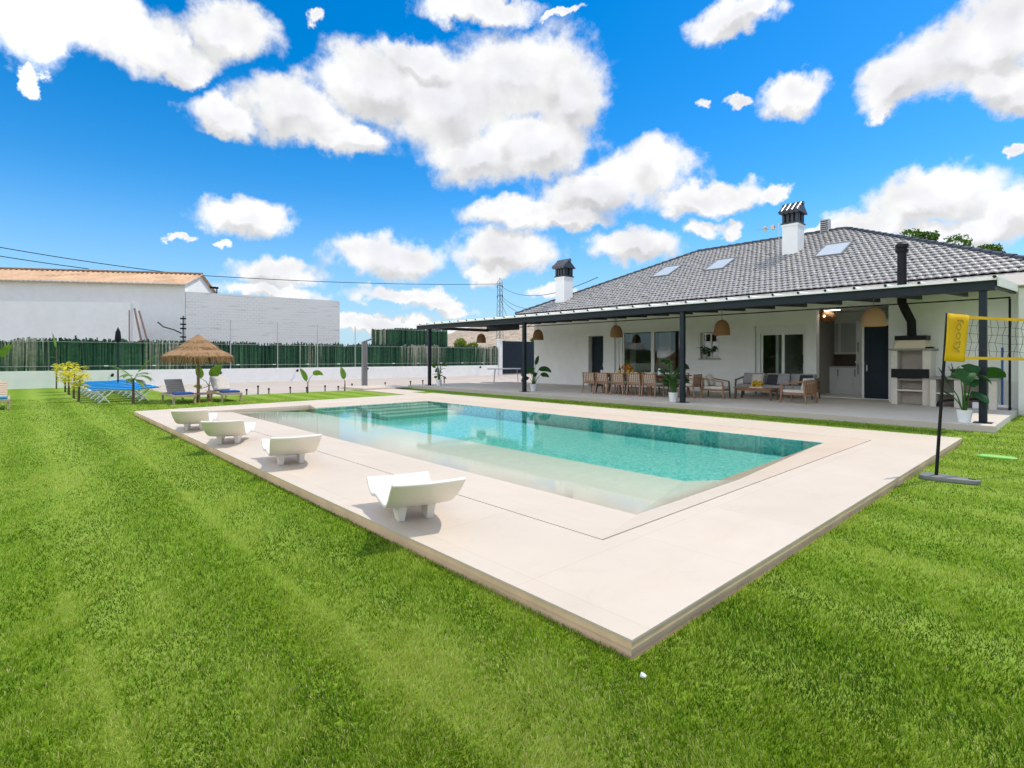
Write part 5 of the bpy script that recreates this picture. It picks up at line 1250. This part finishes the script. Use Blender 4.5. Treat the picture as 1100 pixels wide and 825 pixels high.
def brush(name,lb,x,y0,y1,z0,z1,seed,posts=(),gaps=True,rag=.065):
    r=np.random.default_rng(seed); n_=int((y1-y0)/.05)
    Y=np.repeat(np.linspace(y0,y1,n_),3); X=np.tile(np.array([.03,.0,-.03]),n_)+x+r.normal(0,.006,3*n_)
    k=len(Y); lo=np.full(k,z0); t_=smooth_noise2(Y,Y*.3,1.1,seed+3); hi=z1+r.normal(0,rag,k)-.10*np.clip(smooth_noise2(Y,X*0,2.3,seed+1),0,2)*gaps
    w_=.030+.018*r.random(k); tw=r.normal(0,.012,k); sl=r.normal(0,.03,k)
    V=np.stack([np.stack([X+tw,Y-w_,lo],1),np.stack([X-tw,Y+w_,lo],1),np.stack([X-tw,Y+w_*.8+sl,hi],1),np.stack([X+tw,Y-w_*.8+sl,hi],1)],1).reshape(-1,3)
    i0=np.arange(k)*4; Fq=np.stack([i0,i0+1,i0+2,i0+3],1)
    g_=np.array([.020,.072,.040]); g2_=np.array([.062,.150,.078]); pl_=np.array([.42,.42,.32]); dk_=np.array([.008,.030,.020])
    mv=np.clip(.45+.35*smooth_noise2(Y,X*0+1,1.9,seed+5)+r.normal(0,.35,k),0,1)[:,None]
    c_=g_+(g2_-g_)*mv; c_=np.where((r.random(k)<.12)[:,None],dk_,c_)
    top=c_.copy()
    pale=np.clip(smooth_noise2(Y,X*0+2,.9,seed+9)-.05,0,1)*gaps
    isp=(r.random(k)<pale*.8)[:,None]; top=np.where(isp,pl_*(.6+.6*r.random((k,1))),top); c_=np.where(isp&(r.random((k,1))<.5),pl_*.5+c_*.5,c_)
    cc=np.stack([c_,c_,top,top],1).reshape(-1,3)/.6
    t=thing(name,lb,'fence',(x,(y0+y1)/2,z0)); V=V-np.array([x,(y0+y1)/2,z0])
    s=npmesh('brush_screen',V,Fq,M['brush'],cc,parent=t)
    q=MB(); q.box(-.075,-.055,y0-(y0+y1)/2,y1-(y0+y1)/2,.0,z1-z0-.14); q.build('backing_net',pmat('dark_green_net',(.018,.06,.03),.9,.2,6),t)
    for y_,h_ in posts:
        q=MB(); q.tube([(.06,y_-(y0+y1)/2,-.0),(.06,y_-(y0+y1)/2,h_-z0)],.03,8); q.build('post',M['lightgrey'],t,smooth=True)
    q=MB(); q.tube([(.062,y0-(y0+y1)/2,.22),(.062,y1-(y0+y1)/2,.22)],.010,6); q.tube([(.062,y0-(y0+y1)/2,z1-z0-.08),(.062,y1-(y0+y1)/2,z1-z0-.08)],.008,6)
    q.build('tension_wire',M['lightgrey'],t)
    q=MB()
    y_=y0+.6
    while y_<y1: q.box(.066,.072,y_-(y0+y1)/2-.09,y_-(y0+y1)/2+.09,.20,.25); y_+=2.1
    q.build('clip_plates',M['white'],t); 
    return t
brush('brush_fence','long dark green brush fence standing on the low white wall',WX,-14,30.3,.842,2.36,31,[(-6.,3.7),(9.3,3.72),(12.0,3.68),(14.54,3.66),(17.2,3.64)])
brush('brush_screen_fence','taller green brush screen rising behind the fence by the shower',WX-.5,18.8,25.4,.0,3.66,57,[],True,.05)
# gate and pillar
t=thing('sliding_gate','dark navy sliding gate between the fence and the white house','gate',(WX,33.5,0)); q=MB(); q.box(-.04,.04,-2.75,4,.10,2.93); q.build('gate_panel',M['navy'],t); q=MB()
for k in range(12): q.box(.041,.055,-2.7,3.9,.25+k*.22,.27+k*.22)
q.build('gate_ribs',M['slate'],t)
q=MB(); q.box(-.06,.06,-2.75,4,.02,.099); q.build('track',M['grey'],t)
t=thing('gate_pillar','white gate pillar with a small cap between fence and gate','pillar',(WX,30.55,0)); q=MB(); q.box(-.19,.19,-.18,.18,0,2.95); q.build('shaft',M['white'],t); q=MB(); q.box(-.26,.26,-.25,.25,2.951,3.06); q.build('cap',M['white'],t)
# ------------------------------------------------------------------ barn behind the fence
def P2(o,u,w_,a,b_,z): return (o[0]+u[0]*a+w_[0]*b_,o[1]+u[1]*a+w_[1]*b_,z)
u_=Vector((-6.2,-10.1)).normalized(); w_=Vector((-.852,.523)); O_=(-45.9,9.2)
barn=thing('barn','long white barn with a terracotta tiled gable roof behind the fence','barn',(-50,0,0))
def Bn(q,name,mat,**k): return q.build(name,mat,barn,world=True,**k)
Lb=34; ez=7.05; rz_=8.1
def bx(q,a0,a1,b0,b1,z0,z1,o=O_):
    v=[P2(o,u_,w_,a,b_,z) for z in(z0,z1) for a,b_ in((a0,b0),(a1,b0),(a1,b1),(a0,b1))]
    q.add(v,[(0,3,2,1),(4,5,6,7),(0,1,5,4),(1,2,6,5),(2,3,7,6),(3,0,4,7)])
q=MB(); bx(q,0,Lb,0,6,-.1,ez)
g0=[P2(O_,u_,w_,0.001,b_,z) for b_,z in((0,ez),(3,rz_-.02),(6,ez))]; q.add(g0,[(0,1,2)])
g0=[P2(O_,u_,w_,.3,b_,z) for b_,z in((0,ez),(3,rz_-.02),(6,ez))]; q.add(g0,[(0,1,2)])
Bn(q,'wall',M['stucco'])
# corrugated terracotta tile roof
n_=int((Lb+.3)/.085); rows=7; V=[];
sl_=(rz_-ez)/3.0
for side in (0,1):
    for i in range(rows+1):
        for k in range(n_+1):
            a=-.25+k*.085; f_=i/rows; wv=.045*math.sin(k*2*PI/4)+.02*random.random()*(1 if i%2 else .3); b_=(-.55+3.55*f_); z=ez+.02+sl_*b_+wv
            if side: b_=6-b_
            V.append(P2(O_,u_,w_,a,b_,z))
Fq=[]
for s in (0,1):
    o_=s*(rows+1)*(n_+1)
    for i in range(rows):
        for k in range(n_): a=o_+i*(n_+1)+k; Fq.append((a,a+1,a+n_+2,a+n_+1))
M['clay']=pmat('clay_tile',(.62,.40,.24),.85,.22,.9,.4,dirt=((.34,.22,.14),.5))
V=np.array(V)-np.array(barn.location); rb=npmesh('roof',V,np.array(Fq),M['clay'],parent=barn,smooth=True)
q=MB(); bx(q,-.1,Lb,-.5,-.02,ez-.16,ez-.09); Bn(q,'eave_board',M['stucco'])
q=MB()
for k in range(80):
    a=-.2+k*.42; q.tube([P2(O_,u_,w_,a,3,rz_+.06),P2(O_,u_,w_,a+.40,3,rz_+.08)],[.12,.10],8)
o=q.build('ridge_cap',pmat('old_ridge_tile',(.25,.16,.10),.9,.3,5)); 
for v in o.data.vertices: v.co-=barn.location
o.parent=rb
# lower annex in front of the barn
annex=thing('barn_annex','lower plain white walled annex in front of the tiled barn','outbuilding',(-44.5,2,0))
O2=(-43.09,5.66)
q=MB(); xa,ya=O2; q.add([(xa,ya,-.1),(xa,ya-30,-.1),(xa-.3,ya-30,-.1),(xa-.3,ya,-.1),(xa,ya,5.13),(xa,ya-30,3.45),(xa-.3,ya-30,3.45),(xa-.3,ya,5.13)],[(0,3,2,1),(4,5,6,7),(0,1,5,4),(1,2,6,5),(2,3,7,6),(3,0,4,7)]); q.build('wall',M['stucco'],annex,world=True)
q=MB(); V=[];n2=int(30/.09)  # unseen clay roof behind the wall, added to bounce warm light onto the barn
for i in range(4):
    for k in range(n2+1): V.append((xa-.35-i*.8,ya-1.5-k*.085,4.55+i*.16-k*.0046+.035*math.sin(k*PI/2)))
Fq=[(i*(n2+1)+k,i*(n2+1)+k+1,(i+1)*(n2+1)+k+1,(i+1)*(n2+1)+k) for i in range(3) for k in range(n2)]
npmesh('roof',np.array(V)-np.array(annex.location),np.array(Fq),M['clay'],parent=annex,smooth=True)
q=MB(); q.box(xa-.31,xa+.06,ya-.01,ya+.33,-.1,5.27); q.build('corner_pilaster',M['white'],annex,world=True)
# tall block wall running right from the barn
blk=MB(); 
m,nt,out=newmat('whitewashed_block'); b=N(nt,'ShaderNodeBsdfPrincipled'); b.inputs['Roughness'].default_value=.9; b.inputs['Specular IOR Level'].default_value=.15
bk=nt.nodes.new('ShaderNodeTexBrick'); bk.inputs['Scale'].default_value=1; bk.inputs['Brick Width'].default_value=.42; bk.inputs['Row Height'].default_value=.21; bk.inputs['Mortar Size'].default_value=.012; bk.inputs['Mortar Smooth'].default_value=.3
p=pos(nt); L(nt,mapping(nt,p,(1,1,1),(0,R(90),0)),bk.inputs['Vector'])
sp=nt.nodes.new('ShaderNodeSeparateXYZ'); L(nt,p,sp.inputs[0]); cbn=nt.nodes.new('ShaderNodeCombineXYZ'); L(nt,sp.outputs[1],cbn.inputs[0]); L(nt,sp.outputs[2],cbn.inputs[1]); L(nt,cbn.outputs[0],bk.inputs['Vector'])
f=noise(nt,mapping(nt,cbn.outputs[0],(.5,5,1)),1.0,6,.7); f2=noise(nt,cbn.outputs[0],.5,4,.6)
msk=math_n(nt,'MULTIPLY',bk.outputs['Fac'],ramp(nt,f2,[(.4,.15),(.7,.9)]))
c=mixc(nt,msk,(.82,.81,.79),(.50,.48,.46)); c=mixc(nt,ramp(nt,f,[(.56,0.),(.68,.75)]),c,(.45,.43,.41))
L(nt,c,b.inputs['Base Color']); L(nt,bump(nt,bk.outputs['Fac'],-.3,.02),b.inputs['Normal']); L(nt,b.outputs[0],out.inputs['Surface']); M['block']=m
blk.prism([(-45.9,9.25),(-44.6,20.7),(-44.9,20.74),(-46.2,9.28)],-.1,6.42)
tag(blk.build('block_wall',M['block'],None),'tall whitewashed block wall right of the barn gable','wall')
t=thing('wall_bracket','small dark bracket lamp on top of the block wall by the barn gable','bracket',(-45.7,11.3,6.42)); q=MB(); q.tube([(0,0,0),(0,0,.35)],.04,8); q.build('stem',M['black'],t); q=MB(); q.box(-.08,.08,-.5,.1,.35,.5); q.build('head',M['black'],t)
# utility mast, leaning poles
t=thing('utility_mast','dark utility mast with insulators at the corner of the barn','mast',(-43.71,8.67,0)); q=MB(); q.tube([(0,0,0),(0,0,4.45)],.06,8); q.build('shaft',M['grey'],t)
for z in (2.6,2.9,3.5,3.8,4.2):
    q=MB(); q.box(-.06,.10,-.20,.16,z,z+.10); q.build('insulator',M['black'],t,bevel=.01)
q=MB(); q.tube([(0,-.1,3.2),(0,-.6,3.45),(0,-1.2,3.62),(0,-1.55,3.95)],.045,6); q.build('cable_arm',M['black'],t)
for i,(a,b_,lb) in enumerate((((-41.21,5.48,4.6),(-39.39,5.97,0.3),'left of two brown poles leaning on the annex corner'),((-41.05,5.70,4.45),(-38.9,6.35,.3),'right of two brown poles leaning on the annex corner'))):
    q=MB(); q.tube([a,b_],.055,8); tag(q.build('leaning_pole',pmat('brown_pole_%d'%i if False else 'brown_pole',(.22,.13,.10),.8,.2,5),None,smooth=True),lb,'pole',group='poles leaning on the annex')
q=MB(); q.tube([(-41.43,5.24,0),(-41.43,5.24,4.5)],.035,8); tag(q.build('standing_pipe',pmat('rusty_pipe',(.33,.17,.13),.8,.2,5),None,smooth=True),'thin rusty vertical pipe beside the annex corner','pipe')
# ------------------------------------------------------------------ lattice pylon and wires
py=thing('lattice_pylon','slim lattice electricity pylon behind the pergola roof','pylon',(-52.51,46.31,0))
q=MB(); hw=.22
for sx in (-1,1):
    for sy in (-1,1): q.tube([(sx*hw*1.6,sy*hw*1.6,0),(sx*hw,sy*hw,11.4)],.035,5)
q.build('legs',M['grey'],py) if False else None
for sx in (-1,1):
    for sy in (-1,1):
        l_=MB(); l_.tube([(sx*hw*1.6,sy*hw*1.6,0),(sx*hw,sy*hw,11.4)],.035,5); l_.build('leg',M['grey'],py)
q=MB()
for k in range(16):
    z0_,z1_=k*.71,(k+1)*.71; f0,f1=1.6-.6*z0_/11.4,1.6-.6*z1_/11.4; s=1 if k%2 else -1
    for r_ in range(4):
        ang=r_*PI/2; c_,s_=math.cos(ang),math.sin(ang)
        def rr(x,y): return (x*c_-y*s_,x*s_+y*c_)
        a=rr(hw*f0*s,hw*f0); b_=rr(-hw*f1*s,hw*f1); q.tube([(*a,z0_),(*b_,z1_)],.02,4)
q.build('lattice',M['grey'],py)
q=MB(); q.tube([(-.3,0,11.4),(0,0,11.9),(.3,0,11.4)],.03,5); q.bar((-.55,0,9.6),(.55,0,9.6),.06); q.bar((-.55,0,10.9),(.55,0,10.9),.05); q.build('cross_arm',M['grey'],py)
for x_,z_ in ((-.5,10.9),(.5,10.9),(-.5,9.6),(.5,9.6)):
    q=MB(); q.lathe([(.03,0),(.09,-.08),(.05,-.16),(.09,-.24),(.03,-.32)],8,c=(x_,0,z_)); q.build('insulator',M['glassdark'],py,smooth=True)
def wire(a,b_,sag,lb,r_=.03):
    a=Vector(a);b_=Vector(b_); q=MB(); q.tube([a.lerp(b_,i/24)-Vector((0,0,4*sag*(i/24)*(1-i/24))) for i in range(25)],r_,5); tag(q.build('power_cable',M['black'],None,smooth=True),lb,'cable')
wire((-52.5,46.3,11.1),(-49.9,9.3,8.2),.35,'single black cable sagging from the pylon to the barn roof ridge',.028)
wire((-49.9,9.3,8.25),(-56,-14,11.8),.5,'upper black cable climbing left over the barn roof',.03)
wire((-51.5,4,8.2),(-53.5,-14,10.9),.4,'lower black cable climbing left over the barn roof',.03)
wire((-52.5,46.3,10.9),(-19.3,24.5,6.1),1.2,'top black cable from the pylon down to the house roof',.022)
wire((-52.5,46.3,9.7),(-19.3,24.4,5.6),1.6,'middle black cable from the pylon down to the house roof',.022)
wire((-52.5,46.3,9.5),(-19.6,23.4,5.0),1.7,'low black cable from the pylon to the house roof end',.022)
wire((-52.5,46.3,9.4),(-20.4,21.5,4.1),2.2,'lowest black cable drooping from the pylon behind the house eave',.022)
# ------------------------------------------------------------------ trees
def tree(name,lb,loc,h,r,seed,cols,trunk_h,flat=1.0,n=5200,ls=.16,cat='tree',lobes=9):
    t=thing(name,lb,cat,loc); rd=np.random.default_rng(seed); rr=random.Random(seed)
    q=MB(); q.tube([(0,0,0),(.1,.05,trunk_h*.6),(0,.1,trunk_h*1.15)],[h*.035,h*.026,h*.016],8)
    cs=[]
    for k in range(lobes):
        a=rr.uniform(0,2*PI); d_=r*rr.uniform(.2,.72); z_=trunk_h+(h-trunk_h)*rr.uniform(.18,.82)
        c=(d_*math.cos(a),d_*math.sin(a),z_); cs.append((c,r*rr.uniform(.26,.44))); q.tube([(0,.05,trunk_h*rr.uniform(.6,1.1)),(c[0]*.5,c[1]*.5,(trunk_h+z_)/2),c],[h*.014,h*.009,h*.004],5)
    q.build('trunk',M['bark'],t,smooth=True)
    C=[];S_=[]
    k=n//lobes
    for c,s in cs:
        d_=rd.normal(size=(k,3)); d_/=np.linalg.norm(d_,axis=1)[:,None]; rad=s*(.55+.5*rd.random((k,1)))**1.0
        cl=rd.normal(size=(24,3)); cl/=np.linalg.norm(cl,axis=1)[:,None]; m_=(d_@cl.T).max(1)>.78     # gaps between twigs
        pt=np.array(c)+d_*rad*np.array([1,1,.75*flat]); C.append(pt[m_])
    C=np.concatenate(C); k=len(C); C[:,2]=np.maximum(C[:,2],trunk_h*.55)
    u=rd.normal(size=(k,3)); u/=np.linalg.norm(u,axis=1)[:,None]; v=np.cross(u,rd.normal(size=(k,3))); v/=np.linalg.norm(v,axis=1)[:,None]
    s=(ls*(.6+.8*rd.random((k,1))))
    V=np.stack([C-u*s,C+v*s*.5,C+u*s,C-v*s*.5],1).reshape(-1,3); i0=np.arange(k)*4
    cc=np.array(cols)[rd.integers(0,len(cols),k)]*(.7+.6*rd.random((k,1)))
    npmesh('crown',V,np.stack([i0,i0+1,i0+2,i0+3],1),M['leafvar'],np.repeat(cc,4,0)/.07*1.0,parent=t)
    return t
GR=[(.075,.10,.03),(.11,.13,.04),(.06,.08,.028)]
tree('tree','tall loose crowned tree above the roof hip, leftmost behind the house',(-15.9,86,0),19.6,3.2,1,GR,8,1,3600,.22)
tree('tree','broad dark tree behind the house roof, just right of the loose crowned one',(-13.6,88.5,0),20.6,4.6,2,GR,7,1,3800,.24)
tree('tree','lower rounded tree in the middle of the crowns behind the roof hip',(-10.6,91.6,0),18.2,3.8,3,GR,7,1,3400,.24)
tree('tree','small tree crown at the far right end of the roof hip',(-3.5,92,0),15.8,3.0,4,GR,6,1,2400,.22)
AU=[(.26,.19,.03),(.20,.16,.03),(.12,.13,.03)]
tree('small_tree','yellowing round tree beyond the fence under the left pergola corner',(-62.5,48.5,0),4.4,2.4,6,AU,1.2,.9,2600,.16,'tree',7)
tree('small_tree','olive green tree beyond the dark gate beside the pergola post',(-56,56,0),5.1,2.4,7,[(.16,.16,.03),(.11,.12,.03)],1.4,.9,2600,.16,'tree',7)
tree('small_tree','rust tinged tree beyond the gate close to the house corner',(-53.5,58.5,0),5.0,2.0,8,[(.22,.12,.05),(.12,.10,.04)],1.4,.9,2200,.16,'tree',7)
tree('small_tree','reddish bush beyond the fence just left of the gate pillar',(-60,53,0),4.9,1.6,9,[(.20,.11,.06),(.10,.09,.04)],1.2,.9,1800,.15,'tree',6)
# tall dark hedge and trees on the road side behind the lawn (seen mirrored in the windows)
n_=14000; hx=rng.uniform(-30,16,n_); hz_=rng.random(n_)**.8; hy=-24+rng.normal(0,1.3,n_); hh_=5.0+1.6*smooth_noise2(hx,hx*0,.5,91); C=np.stack([hx,hy,.1+hz_*hh_],1)
u=rng.normal(size=(n_,3)); u/=np.linalg.norm(u,axis=1)[:,None]; v=np.cross(u,rng.normal(size=(n_,3))); v/=np.linalg.norm(v,axis=1)[:,None]; s=.32*(.6+.8*rng.random((n_,1)))
V=np.stack([C-u*s,C+v*s*.6,C+u*s,C-v*s*.6],1).reshape(-1,3); i0=np.arange(n_)*4
tag(npmesh('hedge',V,np.stack([i0,i0+1,i0+2,i0+3],1),M['leafvar'],np.repeat(np.array(GR)[rng.integers(0,3,n_)]/.07,4,0)),'dark green hedge across the lawn mirrored in the house windows','hedge',kind='stuff')
# dark hedge plants seen through the ragged fence top are the brush itself; hills beyond
m,nt,out=newmat('rocky_hillside'); b=N(nt,'ShaderNodeBsdfPrincipled'); b.inputs['Roughness'].default_value=.95
p=pos(nt); f=noise(nt,p,.06,6,.65); f2=noise(nt,p,.45,6,.7)
c=ramp(nt,f2,[(.35,(.14,.13,.07)),(.47,(.40,.31,.23)),(.62,(.55,.44,.35))]); c=mixc(nt,ramp(nt,f,[(.4,0.),(.65,.6)]),c,(.30,.25,.17))
L(nt,c,b.inputs['Base Color']); L(nt,bump(nt,f2,.8,.6),b.inputs['Normal']); L(nt,b.outputs[0],out.inputs['Surface']); M['rock']=m
na,nr=110,26; V=[]
for i in range(na):
    A=-1.16+1.95*i/(na-1)              # azimuth from +Y
    for k in range(nr):
        d_=125+ (k/(nr-1))*420
        prof_=math.sin(min(1,k/(nr-1)*1.6)*PI/2)
        ridge=15+5*math.sin(A*5.1+1.0)+3*math.sin(A*13+.4)+1.6*math.sin(A*31)
        fade=min(1,max(0,(A+1.05)/.22))
        x,y=d_*math.sin(A),d_*math.cos(A); bumpz=1.6*math.sin(x*.11+y*.05)+1.2*math.sin(y*.17-x*.06)
        V.append((x,y,-.5+(ridge*d_/230*fade*prof_+bumpz*prof_*fade)))
V=np.array(V); a=np.array([i*nr+k for i in range(na-1) for k in range(nr-1)]); Fq=np.stack([a,a+1,a+nr+1,a+nr],1)
structure(npmesh('hills',V,Fq[:,::-1],M['rock'],smooth=True))
